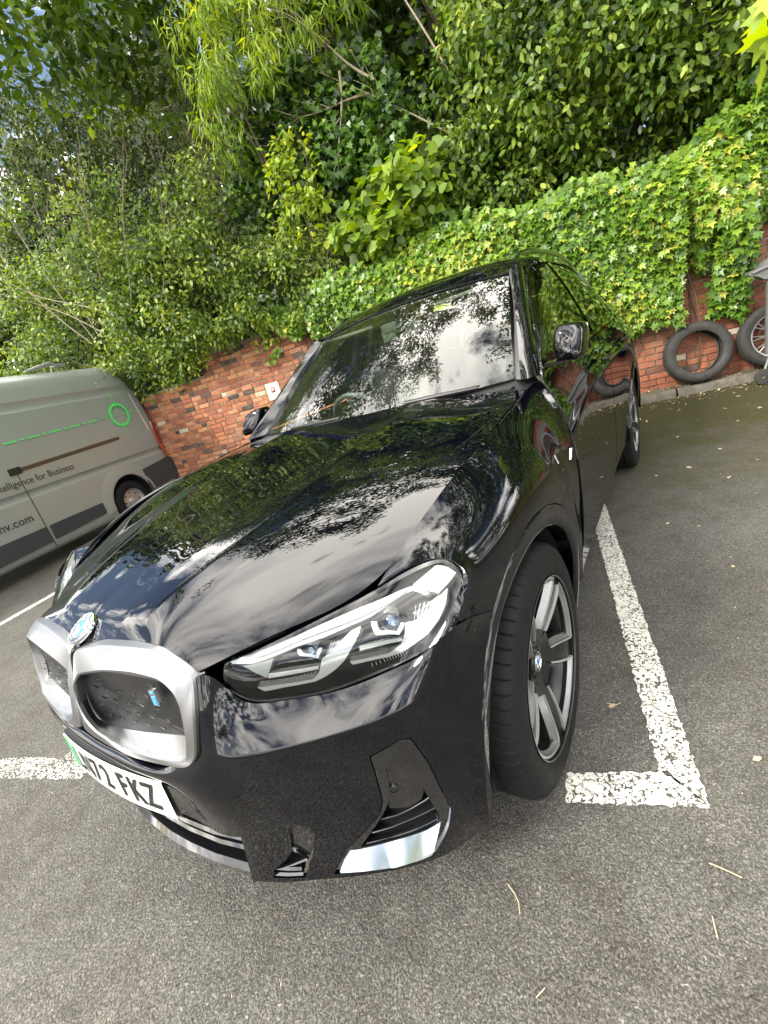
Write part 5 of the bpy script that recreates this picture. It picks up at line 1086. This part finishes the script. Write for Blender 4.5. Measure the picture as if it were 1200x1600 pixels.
for m_ in (0, 1):
    vb = MB(); y0, s_ = (.004, -1) if not m_ else (-2.054, 1)
    P = [(-.975,y0+.004*(-s_),.85),(-.985,y0+.010*(-s_),.85),(-1.04,y0+s_*.035,.87),(-1.055,y0+s_*.14,.87)]; Q = [(-.935,y0+.004*(-s_),1.18),(-.945,y0+.010*(-s_),1.18),(-1.04,y0+s_*.035,1.18),(-1.055,y0+s_*.14,1.18)]; Z2 = [(-.955,y0+.004*(-s_),1.50),(-.965,y0+.010*(-s_),1.50),(-1.035,y0+s_*.035,1.50),(-1.05,y0+s_*.13,1.50)]
    vb.grid([P, Q, Z2], 0); t_ = vb.build('tail_lamp', TL, van, angle=30)
    vb = MB(); vb.grid([[(-1.043,y0+s_*.045,1.10),(-1.058,y0+s_*.13,1.10)],[(-1.043,y0+s_*.045,1.26),(-1.058,y0+s_*.13,1.26)]]); vb.build('lamp_lens', WT, t_, angle=None)
def van_wheel(x, y, s_):
    vb = MB(); vb.T = Matrix.Translation((x,y,.338)) @ Matrix.Rotation(R(90)*s_, 4, 'Z'); vb.lathe([(.195,.10),(.205,.108),(.26,.112),(.31,.10),(.332,.085),(.338,.05),(.338,-.08),(.3,-.10),(.19,-.10)], 64, 0); w_ = vb.build('wheel', RUB, van)
    vb = MB(); vb.T = Matrix.Translation((x,y,.338)) @ Matrix.Rotation(R(90)*s_, 4, 'Z'); vb.lathe([(.195,.102),(.203,.108),(.20,.095),(.188,.075),(.180,.050),(.165,.046),(.12,.064),(.085,.060),(.08,.05)], 48, 0); vb.lathe([(.08,.05),(.075,.075),(.05,.088),(0,.09)], 32, 0); vb.build('rim', plain('steel_rim', (.50,.50,.48), .35, .7, .08), w_)
    vb = MB()
    for k in range(8):
        a = 2*math.pi*k/8; vb.T = Matrix.Translation((x,y,.338)) @ Matrix.Rotation(R(90)*s_, 4, 'Z') @ Matrix.Translation((.0615,.142*math.cos(a),.142*math.sin(a))) @ Matrix.Rotation(R(90), 4, 'Y'); vb.lathe([(0,.001),(.014,.001),(.014,-.004)], 12, 0, axis='Z')
    vb.build('vent_holes', VBL, w_)
for x in (0, 3.45): van_wheel(x, -.14, 1); van_wheel(x, -1.91, -1)
vb = MB(); G = [[(-r*math.cos(R(a)), y, .36+r*math.sin(R(a))) for y, r in ((-.006,.412),(-.03,.42),(-.28,.43),(-.30,.15))] for a in np.linspace(-20, 200, 30)]; vb.grid(G); vb.build('wheel_liner', WELL, van)
vb = MB(); G = [[(-r*math.cos(R(a)), y, .36+r*math.sin(R(a))) for y, r in ((-.004,.408),(.014,.415),(.018,.45),(.010,.52),(0.0,.60))] for a in np.linspace(4, 186, 30)]; vb.grid(G); vb.build('arch_flare', VS, van, angle=60)
# roof fitting
vb = MB(); vb.tube([(-.02,-.28,2.60),(.12,-.27,2.655),(.40,-.26,2.60),(.55,-.26,2.575)], [.02,.035,.03,.01], 8); vb.box((.0,-.28,2.625), (.20,.10,.035), bev=.01); vb.build('roof_rack', plain('rack_grey', (.30,.31,.29), .4, .4), van)
# ---------------------------------------------------------------- leaves and trees
def leaf_mat(name, stops, trans=.35, rough=.42, spec=.5):
    m, nt, out = mat(name); L = nt.links.new; at = nd(nt, 'ShaderNodeAttribute', attribute_name='tone'); c = ramp(nt, at.outputs['Fac'], stops)
    b = nd(nt, 'ShaderNodeBsdfPrincipled'); b.inputs['Roughness'].default_value = rough; b.inputs['Specular IOR Level'].default_value = spec; L(c.outputs[0], b.inputs['Base Color'])
    t = nd(nt, 'ShaderNodeBsdfTranslucent'); hs = nd(nt, 'ShaderNodeHueSaturation', i_Saturation=1.1, i_Value=1.5, i_Hue=.485); L(c.outputs[0], hs.inputs['Color']); L(hs.outputs[0], t.inputs[0])
    ms = nd(nt, 'ShaderNodeMixShader', n_0=trans); L(b.outputs[0], ms.inputs[1]); L(t.outputs[0], ms.inputs[2]); L(ms.outputs[0], out.inputs[0]); return m
def star(pts, n):  # centre + outline to quads
    return None
TPL = {}
TPL['oval'] = (np.array([(0,0,0),(.27,.38,.05),(.17,.75,.03),(0,1,-.05),(-.17,.75,.03),(-.27,.38,.05),(0,.45,-.03)]), [(0,1,2,6),(6,2,3,4),(6,4,5,0)])
TPL['broad'] = (np.array([(0,0,0),(.40,.22,.05),(.36,.62,.04),(0,1,-.08),(-.36,.62,.04),(-.40,.22,.05),(0,.45,-.04)]), [(0,1,2,6),(6,2,3,4),(6,4,5,0)])
TPL['narrow'] = (np.array([(0,0,0),(.075,.35,.01),(0,1,-.14),(-.075,.35,.01),(0,.38,-.02)]), [(0,1,2,4),(0,4,2,3)])
_iv = [(0,0),(.20,-.06),(.50,.05),(.30,.26),(.46,.55),(.16,.56),(0,1.0),(-.16,.56),(-.46,.55),(-.30,.26),(-.50,.05),(-.20,-.06)]
TPL['ivy'] = (np.array([(x, y, .05*abs(x)*2-.06*y*y) for x, y in _iv]+[(0,.35,-.02)]), [(12,0,1,2),(12,2,3,4),(12,4,5,6),(12,6,7,8),(12,8,9,10),(12,10,11,0)])
def leaves(name, P, Nn, Td, size, tpl, m, tone, parent=None, label=None):
    """one leaf per row of P, facing Nn, pointing along Td"""
    V0, F0 = TPL[tpl]; n = len(P); Nn = Nn/np.linalg.norm(Nn, axis=1, keepdims=True); T = Td-(Td*Nn).sum(1, keepdims=True)*Nn; T /= np.maximum(np.linalg.norm(T, axis=1, keepdims=True), 1e-6); B = np.cross(T, Nn)
    V = P[:, None, :]+size[:, None, None]*(V0[None, :, 0:1]*B[:, None, :]+V0[None, :, 1:2]*T[:, None, :]+V0[None, :, 2:3]*Nn[:, None, :])
    k = len(V0); F = (np.arange(n)[:, None, None]*k+np.array(F0)[None]).reshape(-1, 4); return np_mesh(name, V.reshape(-1, 3), F, [m], True, None, parent, np.repeat(tone, len(F0)))
def cluster(rng, C, rad, per, size, up=.5, droop=.5, face=(0,0,0), tone=(.5,.18), sz=.3, shell=False):
    """leaf positions for many twig-ends C; returns arrays for leaves()"""
    C = np.array(C); n = len(C)*per; c = np.repeat(C, per, 0); d = rng.normal(size=(n, 3)); d /= np.linalg.norm(d, axis=1, keepdims=True); r = rng.random(n)**(1/3 if not shell else .15)
    P = c+d*(r*rad)[:, None]*np.array((1,1,.75)); Nn = rng.normal(size=(n, 3))*.55+d*.35+np.array((0,0,up))+np.array(face); T = rng.normal(size=(n, 3))*.5+d*.5+np.array((0,0,-droop))
    ct = np.repeat(rng.normal(size=len(C)), per); tn = np.clip(tone[0]+tone[1]*(.85*ct+.8*rng.normal(size=n)), 0, 1); s = size*(1+sz*rng.uniform(-1, 1, n)); return P, Nn, T, s, tn
def ell(rng, n, c, r, shell=.6):
    """points in wall coordinates (s, z, d) -> world, biased to an ellipsoid's skin"""
    v = rng.normal(size=(n, 3)); v /= np.linalg.norm(v, axis=1, keepdims=True); q = rng.random(n)**(1/3)*(1-shell)+shell*rng.uniform(.75, 1.05, n); p = np.array(c)+v*q[:, None]*np.array(r)
    return np.array([tuple(wp(s, z, d)) for s, z, d in p])
rng = np.random.default_rng(7)
toCam = -np.array(tuple(Nd))
G_MID = [(0, (.012,.028,.004)), (.3, (.042,.085,.010)), (.6, (.100,.180,.018)), (.85, (.19,.29,.030)), (1, (.33,.40,.06))]
G_IVY = [(0, (.010,.028,.005)), (.3, (.035,.090,.009)), (.6, (.095,.195,.016)), (.85, (.19,.31,.028)), (.97, (.30,.40,.04)), (1, (.42,.42,.06))]
G_LIME = [(0, (.05,.10,.008)), (.4, (.15,.25,.018)), (.75, (.27,.38,.030)), (1, (.42,.48,.05))]
G_DARK = [(0, (.008,.016,.005)), (.5, (.026,.050,.010)), (.8, (.055,.090,.014)), (1, (.12,.16,.02))]
G_DRY = [(0, (.04,.06,.01)), (.4, (.09,.13,.025)), (.75, (.18,.22,.05)), (1, (.34,.32,.10))]
M_MID = leaf_mat('leaf_mid_green', G_MID); M_IVY = leaf_mat('leaf_ivy', G_IVY, .25, .36, .55); M_LIME = leaf_mat('leaf_lime', G_LIME, .45, .5); M_DARK = leaf_mat('leaf_dark', G_DARK, .2, .6, .3); M_DRY = leaf_mat('leaf_olive', G_DRY, .35, .6)
BARK = plain('grey_brown_bark', (.10,.075,.05), .9, 0, .35, 18, .6); PALE = plain('pale_bark', (.30,.25,.17), .85, 0, .2, 20, .4)
def branch(mb, a, b, r0, r1, rnd, n=7, wob=.06, mi=0, sag=0):
    a = Vector(a); b = Vector(b); L_ = (b-a).length; pts = []; w1 = Vector([rnd.uniform(-1, 1) for _ in range(3)]); w2 = Vector([rnd.uniform(-1, 1) for _ in range(3)])
    for i in range(n+1):
        t = i/n; pts.append(a.lerp(b, t)+(w1*math.sin(t*math.pi)+w2*math.sin(t*2*math.pi)*.6)*wob*L_+Vector((0,0,-sag*t*t)))
    mb.tube(pts, [r0+(r1-r0)*i/n for i in range(n+1)], 6, mi); return pts
def tree_root(name, s, d, z, label, cat, group=None):
    o = empty(name, tuple(wp(s, z, d))); tag(o, label, cat, group); return o
def attach(o, root): o.parent = root; o.matrix_parent_inverse = Matrix.Translation(-Vector(root.location)); return o
# --- ivy over the wall
def ivy():
    n = 27000; s = np.where(rng.random(15500+11500) < .8, rng.uniform(-5.6, 1.6, 27000), rng.uniform(1.6, 8.0, 27000)); u = rng.random(n); top = 2.62+.12*np.sin(s*1.7)+.08*np.sin(s*4.1)+.25*np.clip((s+.2)/2, 0, 1)
    low = .86+.10*np.sin(s*3.1+1)+.07*np.sin(s*7.3)
    low = np.where((s > -.28) & (s < .02), 1.55+.3*np.sin(s*20), low); low = np.where((s >= .02) & (s < .33), .80+.1*np.sin(s*17), low); low = np.where(s >= .36, 1.72+.12*np.sin(s*9), low); low = np.where(s > .95, .35+.2*np.sin(s*5), low)
    low = np.where(s < -4.75, 2.02+.10*np.sin(s*9)+(-s-4.75)*.2, low); low = np.where((s < -4.2) & (s >= -4.75), 1.55+.3*np.sin(s*8), low)
    z = low+(top-low)*u**.92; keep = top > low+.05; h = (z-low)/np.maximum(top-low, .1); d = -.05-.25*np.clip(h*1.6, 0, 1)**.8*(1-.25*np.sin(s*2.3+z*3))-.10*rng.random(n)-.09*np.maximum(0, np.sin(s*5.1+z*4.3))
    over = z > top-.16; d = np.where(over, d+rng.uniform(0, .55, n), d)
    # a tongue of ivy hanging down over the bricks
    k = 380; s = np.r_[s, rng.normal(.16, .085, k)]; z = np.r_[z, rng.uniform(.78, 1.75, k)]; d = np.r_[d, rng.uniform(-.16, -.04, k)]; keep = np.r_[keep, np.ones(k, bool)]
    k = 70; s = np.r_[s, rng.normal(-5.6, .12, k)]; z = np.r_[z, rng.uniform(1.80, 2.3, k)]; d = np.r_[d, rng.uniform(-.14, -.04, k)]; keep = np.r_[keep, np.ones(k, bool)]
    s, z, d = s[keep], z[keep], d[keep]; m = len(s); P = np.array([tuple(wp(a, b, c)) for a, b, c in zip(s, z, d)])
    Nn = toCam*.9+np.array((0,0,.55))+rng.normal(size=(m, 3))*.38; T = np.array((0,0,-1.0))+rng.normal(size=(m, 3))*.45; size = rng.uniform(.046, .098, m)*np.where(s > -.3, 1.1, 1)
    tone = np.clip(.62+.16*rng.normal(size=m)+.14*np.sin(s*2.1+1)*np.cos(z*3)+.10*(s < .2), 0, 1); tone = np.where(rng.random(m) < .012, 1, tone)
    root = tree_root('ivy', 0, 0, 0, 'dense bright green ivy cloaking the brick wall and hanging over it behind the car', 'ivy')
    attach(leaves('ivy_leaves', P, Nn, T, size, 'ivy', M_IVY, tone), root)
    mb = MB(); rnd = random.Random(3)
    for k in range(46):
        s0 = rnd.uniform(-5, 3); branch(mb, wp(s0, rnd.uniform(.15, .9) if s0 > -3.5 else 1.9, -.02), wp(s0+rnd.uniform(-.5, .5), 2.45, -.10), .009, .004, rnd, 9, .06)
    attach(mb.build('ivy_stems', BARK), root)
ivy()
def bush(name, label, cat, clumps, rad, per, size, tpl, m, tone, stems, root, up=.5, droop=.4, face=None, group=None, bark=None, shell=.6, seed=1, sr=.012):
    """clumps: list of (n, centre(s,z,d), radii) ; stems: number of stems from the root to clumps"""
    o = tree_root(name, root[0], root[2], root[1], label, cat, group); rnd = random.Random(seed); C = np.concatenate([ell(rng, n, c, r, shell) for n, c, r in clumps])
    f = tuple(toCam*.55) if face is None else face; cl = cluster(rng, C, rad, per, size, up, droop, f, tone)
    attach(leaves('crown', cl[0], cl[1], cl[2], cl[3], tpl, m, cl[4]), o)
    mb = MB(); b = Vector(o.location); 
    for k in range(stems):
        c = Vector(C[rnd.randrange(len(C))]); st = b+Vector((rnd.uniform(-.25, .25), rnd.uniform(-.15, .15), 0)); p = branch(mb, st, c, sr, sr*.25, rnd, 8, .07)
        for j in range(3): q = Vector(p[rnd.randrange(3, 8)]); branch(mb, q, q+Vector((rnd.uniform(-.4, .4), rnd.uniform(-.4, .4), rnd.uniform(-.1, .5))), sr*.4, sr*.12, rnd, 4, .08)
    attach(mb.build('stems', bark or BARK), o); return o
# A: privet-like shrub spilling over the low wall behind the van
bush('privet_bush', 'broad mid-green bush spilling over the low brick wall behind the silver van', 'bush', [(215,(-8.6,3.3,.05),(2.1,1.3,.8)),(190,(-6.6,3.05,-.15),(1.6,1.0,.7)),(34,(-8.9,4.6,-.3),(2.3,.7,.4)),(26,(-6.4,4.1,-.3),(1.4,.5,.4)),(90,(-5.2,2.75,.0),(.9,.5,.5)),(44,(-8.1,2.25,-.05),(1.2,.35,.35)),(80,(-10.5,3.4,.2),(1.5,1.4,.8))], .25, 58, .070, 'oval', M_MID, (.62,.24), 22, (-7.2,2.0,.5), .45, .2, seed=2, bark=PALE, shell=.35, sr=.009)
bush('bramble_thicket', 'looser olive-green thicket between the privet and the lime-leaved shrub', 'bush', [(120,(-5.0,3.05,.15),(.9,.55,.5)),(80,(-4.2,2.85,.0),(.7,.35,.35))], .17, 22, .065, 'narrow', M_DRY, (.5,.2), 30, (-4.7,2.2,.4), .4, .3, seed=5, bark=PALE, sr=.007)
# D: lime shrub
bush('lime_shrub', 'lime-green broad-leaved shrub rising over the ivy in the middle of the hedge', 'shrub', [(46,(-3.35,3.0,-.25),(.75,.36,.3)),(22,(-3.0,3.25,-.1),(.5,.3,.3))], .22, 15, .135, 'broad', M_LIME, (.45,.17), 12, (-3.4,2.4,.2), .7, .4, seed=6)
bush('golden_shrub', 'yellow-green small-leaved sapling standing left of the lime shrub', 'shrub', [(30,(-4.40,3.85,-.05),(.38,.45,.25)),(26,(-4.55,3.35,-.05),(.42,.45,.25))], .16, 18, .085, 'oval', M_LIME, (.72,.15), 8, (-4.5,2.4,.3), .6, .4, seed=7)
# C: narrow-leaved tree with hanging sprays over an ivy-clad trunk
o = bush('weeping_tree', 'tree with hanging sprays of long narrow yellow-green leaves above the ivy-clad trunk', 'tree', [(34,(-4.7,5.35,-.25),(.85,.65,.4)),(26,(-4.0,5.5,-.2),(1.0,.5,.5)),(14,(-5.1,4.7,-.2),(.32,.5,.3)),(12,(-3.4,5.4,-.1),(.7,.4,.4)),(50,(-4.2,6.6,-.1),(1.6,.8,.7))], .19, 34, .145, 'narrow', M_LIME, (.60,.22), 4, (-4.3,2.3,1.3), .4, 1.3, seed=8, sr=.03)
bush('ivy_clad_tree', 'tree trunk wrapped in dark green ivy behind the golden sapling', 'tree', [(170,(-4.6,4.55,.4),(.95,.85,.35)),(150,(-4.1,3.7,.40),(.9,.8,.35)),(90,(-3.5,4.2,.55),(.6,.9,.35)),(60,(-5.3,3.9,.45),(.5,.6,.3))], .20, 26, .085, 'ivy', M_IVY, (.42,.17), 3, (-4.2,2.3,1.2), .4, .8, seed=9, sr=.08)
# B: dark conifers behind
for k, (s, z, d, r, n, t) in enumerate(((-11.8,6.4,3.0,2.2,330,.35),(-8.9,7.0,3.4,1.9,330,.45),(-6.7,7.0,2.6,1.5,300,.62))):
    bush('conifer', ('dark evergreen at the far left behind the bare stems','dark open-crowned evergreen with sky showing through, second from the left','fine-leaved olive evergreen left of the weeping tree')[k], 'tree', [(n,(s,z,d),(r,2.9,1.2)),(n//3,(s,z-2.4,d-.3),(r*.9,1.4,.9))], .36, 52, .085, 'narrow' if k == 2 else 'oval', M_DRY if k == 2 else M_DARK, (.35 if k == 2 else .72,.2), 18, (s,2.4,d), .4, .5, seed=20+k, sr=.05, shell=.45)
# F: large leafy tree on the right
bush('hazel_tree', 'large leafy tree with drooping oval leaves filling the upper right', 'tree', [(150,(-1.3,3.95,.15),(1.35,.95,.6)),(300,(.4,3.85,-.05),(1.4,1.05,.7)),(220,(2.2,3.9,-.1),(1.6,1.2,.8)),(160,(-.6,5.3,.3),(1.9,1.0,.9)),(150,(1.4,5.4,.0),(1.8,1.0,1.0)),(130,(-2.1,3.15,.35),(.75,.6,.4)),(120,(.0,3.0,.45),(1.6,.5,.4))], .28, 46, .086, 'oval', M_MID, (.62,.20), 7, (-.8,2.3,1.5), .55, .75, seed=10, sr=.05)
bush('sycamore_tree', 'taller darker tree standing behind the hazel and the gap with pale branches', 'tree', [(200,(-2.4,6.2,2.0),(1.8,1.6,1.2)),(190,(.6,6.8,1.8),(2.2,1.5,1.3)),(90,(-1.9,3.9,1.8),(1.0,.9,.6))], .40, 26, .14, 'broad', M_MID, (.28,.18), 14, (-1.6,2.4,2.2), .5, .7, seed=11, sr=.09)
# overhanging crown above the car (its underside mirrors in the glass)
o = tree_root('overhanging_tree', -1.5, 4.2, 2.4, 'tree whose crown reaches out over the parked car from behind the wall', 'tree'); rnd = random.Random(12); g = np.random.default_rng(12); Cc = []
while len(Cc) < 1350:
    az = g.uniform(-88, 70); el = g.uniform(30, 76); em = float(np.interp(az, [-88,-70,-58,-45,-32,-20,-6,8,20,45,70], [36,46,61,70,67,63,62,64,69,69,62]))+4*math.sin(az*.31)+2.5*math.sin(az*.83+1)
    if el < em or g.random() < .10*math.exp(-(el-em)/4.0):
        dd = g.uniform(7.2, 9.4)/max(.6, math.cos(R(el))*1.25); dd = min(dd, 12.5); a_ = R(az); v = (Wd*math.sin(a_)+Nd*math.cos(a_))*math.cos(R(el))*dd; Cc.append((.2+v.x, 1.2+v.y, 1.1+dd*math.sin(R(el))))
Cc = [q for q in Cc if q[2] > 6.0]
cl = cluster(rng, Cc, .46, 42, .150, .4, .6, (0,0,0), (.48,.2)); attach(leaves('crown', cl[0], cl[1], cl[2], cl[3], 'oval', M_MID, cl[4]), o)
mb = MB()
for k in range(5): branch(mb, tuple(o.location), Cc[rnd.randrange(len(Cc))], .05, .012, rnd, 8, .03)
attach(mb.build('limbs', BARK), o)
# bare stems at the upper left and the pale branches in the gap
def stems(name, label, L_, root, m, r=.018, seed=1, tw=3):
    o = tree_root(name, *root, label, 'tree'); rnd = random.Random(seed); mb = MB()
    for a, b in L_:
        p = branch(mb, wp(*a), wp(*b), r, r*.25, rnd, 10, .035)
        for j in range(tw): q = Vector(p[rnd.randrange(3, 10)]); e = q+(Vector(p[-1])-Vector(p[0])).normalized()*rnd.uniform(.2, .7)+Vector((rnd.uniform(-.35, .35), rnd.uniform(-.2, .2), rnd.uniform(-.1, .35))); branch(mb, q, e, r*.4, r*.12, rnd, 5, .08)
    attach(mb.build('bare_branches', m), o)
stems('bare_sapling', 'sapling of thin pale bare stems rising above the privet bush at the upper left', [((-8.6,2.9,-.4),(-10.2,6.4,-.5)),((-8.5,2.9,-.4),(-9.3,6.9,-.6)),((-8.4,3.0,-.4),(-8.4,6.3,-.5)),((-8.3,3.0,-.4),(-11.2,5.2,-.6)),((-8.0,3.1,-.4),(-7.2,5.2,-.5)),((-7.5,3.0,-.5),(-6.6,4.5,-.6)),((-7.6,3.0,-.5),(-9.6,4.3,-.7)),((-7.0,2.9,-.5),(-6.1,3.9,-.7))], (-8.4,.1,2.1), PALE, .009, 4, 5)
stems('leaning_tree', 'pale bare branches crossing the dark gap above the lime shrub', [((-1.9,3.2,.5),(-4.0,4.95,.2)),((-2.2,3.9,.4),(-3.1,6.0,.3)),((-3.3,4.4,.25),(-4.3,4.5,.1)),((-3.2,4.5,.25),(-4.1,5.5,.1)),((-3.6,4.75,.25),(-3.9,3.7,.1)),((-1.9,2.9,.35),(-1.1,3.2,.3))], (-1.9,.6,2.3), PALE, .016, 6, 4)
# far wood closing the view
C = np.array([tuple(wp(s, z, d)) for s, z, d in zip(rng.uniform(-32, 12, 1700), rng.uniform(2.4, 10.0, 1700), rng.uniform(5, 9, 1700))])
cl = cluster(rng, C, .75, 24, .33, .4, .4, tuple(toCam*.5), (.55,.2)); o = leaves('far_wood', cl[0], cl[1], cl[2], cl[3], 'broad', M_DARK, cl[4]); tag(o, 'dark wood behind the hedge trees', 'wood', kind='stuff')
C = np.array([tuple(wp(s, z, d)) for s, z, d in zip(rng.uniform(-13, 4, 420), rng.uniform(2.2, 4.4, 420), rng.uniform(.9, 2.4, 420))])
cl = cluster(rng, C, .35, 26, .12, .4, .4, tuple(toCam*.5), (.35,.2)); o = leaves('undergrowth', cl[0], cl[1], cl[2], cl[3], 'broad', M_DARK, cl[4]); tag(o, 'dark undergrowth on the bank behind the wall', 'undergrowth', kind='stuff')
# trees across the car park, behind and beside the camera (they mirror in the paint)
def lone(name, label, x, y, h, r, seed, m=M_MID):
    o = empty(name, (x, y, 0)); tag(o, label, 'tree'); g = np.random.default_rng(seed); v = g.normal(size=(210, 3)); v /= np.linalg.norm(v, axis=1, keepdims=True); C = np.array((x, y, h*.62))+v*(g.random(210)**.4)[:, None]*np.array((r, r, h*.38))
    cl = cluster(g, C, .5, 26, .17, .5, .4, (0,0,0), (.45,.2)); attach(leaves('crown', cl[0], cl[1], cl[2], cl[3], 'broad', m, cl[4]), o); rnd = random.Random(seed); mb = MB(); branch(mb, (x, y, -.05), (x, y, h*.6), .20, .10, rnd, 8, .02)
    for k in range(8): c = C[rnd.randrange(210)]; branch(mb, (x, y, h*.35), tuple(c), .08, .02, rnd, 6, .05)
    attach(mb.build('trunk', BARK), o)
lone('beech_tree', 'beech beyond the right side of the car park', 10.5, 6.5, 7.5, 2.6, 31); lone('birch_tree', 'birch beyond the right side of the car park, nearer the entrance', 12.5, 1.0, 6.5, 2.4, 32); lone('lime_tree', 'lime tree far behind the camera', 6.5, -17, 8, 3.2, 33)
# --- dry leaves and twigs on the tarmac
LF = leaf_mat('dry_leaf', [(0, (.20,.13,.06)), (.5, (.42,.33,.18)), (1, (.60,.52,.34))], .15, .7)
rndL = random.Random(11)
spots = [(1.483,3.274),(1.244,3.546),(1.641,3.555),(1.615,4.657),(1.682,4.42),(1.19,4.406),(1.686,5.656),(1.388,.957),(1.304,2.502),(1.146,2.538),(.90,4.283),(1.45,3.9),(1.05,3.4),(1.9,4.0),(1.55,5.2),(1.2,5.4),(1.8,5.0),(2.1,3.6),(1.75,2.9),(1.35,4.9),(1.60,1.9),(1.9,2.3),(1.0,4.8),(1.15,5.8),(1.5,6.0),(1.78,6.05),(2.0,5.5),(1.42,2.05),(1.029,1.074)]
base = None
for i, (x, y) in enumerate(spots):
    if base is None:
        P = np.array([(0,0,0)], float); base = leaves('fallen_leaf', P, np.array([(.1,.05,1)]), np.array([(0,1.,.1)]), np.array([.075]), 'oval', LF, np.array([.7])); o = base
    else: o = base.copy(); col.objects.link(o)
    s = rndL.uniform(.35, 1.0)*(.7 if y < 3 else 1); o.location = (x, y, .006); o.rotation_euler = (rndL.uniform(-.2, .2), rndL.uniform(-.2, .2), rndL.uniform(0, 6.28)); o.scale = (s, s*rndL.uniform(.6, 1.1), s)
    tag(o, 'small pale dry leaf lying flat on the tarmac right of the car', 'leaf', 'dry leaves scattered on the tarmac')
g = np.random.default_rng(5); n = 2600
s = g.uniform(-1.6, 5, n); d = -g.gamma(1.6, .17, n)-.02; z = np.where(d > -.23, .112, .008); P = np.array([tuple(wp(a, b, c)) for a, b, c in zip(s, z, d)]); P = P[d > -1.9]; n = len(P)
lt = leaves('leaf_litter', P, np.array((0,0,1.))+g.normal(size=(n, 3))*.45, g.normal(size=(n, 3)), g.uniform(.008, .035, n), 'oval', LF, np.clip(g.normal(.25, .3, n), 0, 1)); tag(lt, 'brown leaf litter gathered along the kerb', 'leaf litter', kind='stuff')
STRAW = plain('straw', (.50,.42,.26), .7)
def twig(pts, label):
    mb = MB(); mb.tube([(x, y, .006) for x, y in pts], .0012, 5); o = mb.build('straw_stalk', STRAW); tag(o, label, 'twig')
twig([(.852,.395),(.875,.38),(.888,.367),(.897,.345)], 'kinked pale straw stalk on the tarmac in front of the tyre')
twig([(1.277,.622),(1.303,.619),(1.338,.613)], 'long straight straw stalk on the tarmac below the corner of the bay line')
twig([(1.278,.506),(1.286,.465)], 'short thin straw stalk near the right edge of the tarmac')
twig([(.968,.214),(.981,.237)], 'short thick straw piece at the bottom of the tarmac')
twig([(1.001,1.072),(1.03,1.068),(1.044,1.084)], 'bent dry stalk between the front wheel and the bay line')
g = np.random.default_rng(9); n = 520; P = np.c_[g.uniform(-1.6, 2.6, n), g.uniform(-1.0, 3.5, n), np.full(n, .005)]; o = leaves('grit', P, np.array((0,0,1.))+g.normal(size=(n, 3))*.3, g.normal(size=(n, 3)), g.uniform(.005, .016, n), 'narrow', LF, np.clip(g.normal(.8, .2, n), 0, 1)); tag(o, 'fine pale chaff and seed husks strewn on the tarmac', 'chaff', kind='stuff')

o = empty('maple_branch', (3.2,.9,3.4)); tag(o, 'bright maple leaves on a twig hanging close at the upper right edge of the picture', 'branch'); mb = MB(); rnd = random.Random(2)
Cm = [Vector(p) for p in ((1.60,2.37,2.03),(1.60,2.36,1.95),(1.63,2.42,2.12))]; branch(mb, (3.2,.9,3.4), tuple(Cm[0]), .010, .003, rnd, 8, .03); branch(mb, tuple((Cm[0]+Vector((3.2,.9,3.4)))/2), tuple(Cm[-1]), .006, .002, rnd, 6, .03); attach(mb.build('twig', BARK), o)
cl = cluster(np.random.default_rng(3), [tuple(p) for p in Cm], .07, 5, .105, .2, .9, (0,-.8,.2), (.75,.1)); attach(leaves('foliage', cl[0], cl[1], cl[2], cl[3], 'ivy', M_LIME, cl[4]), o)
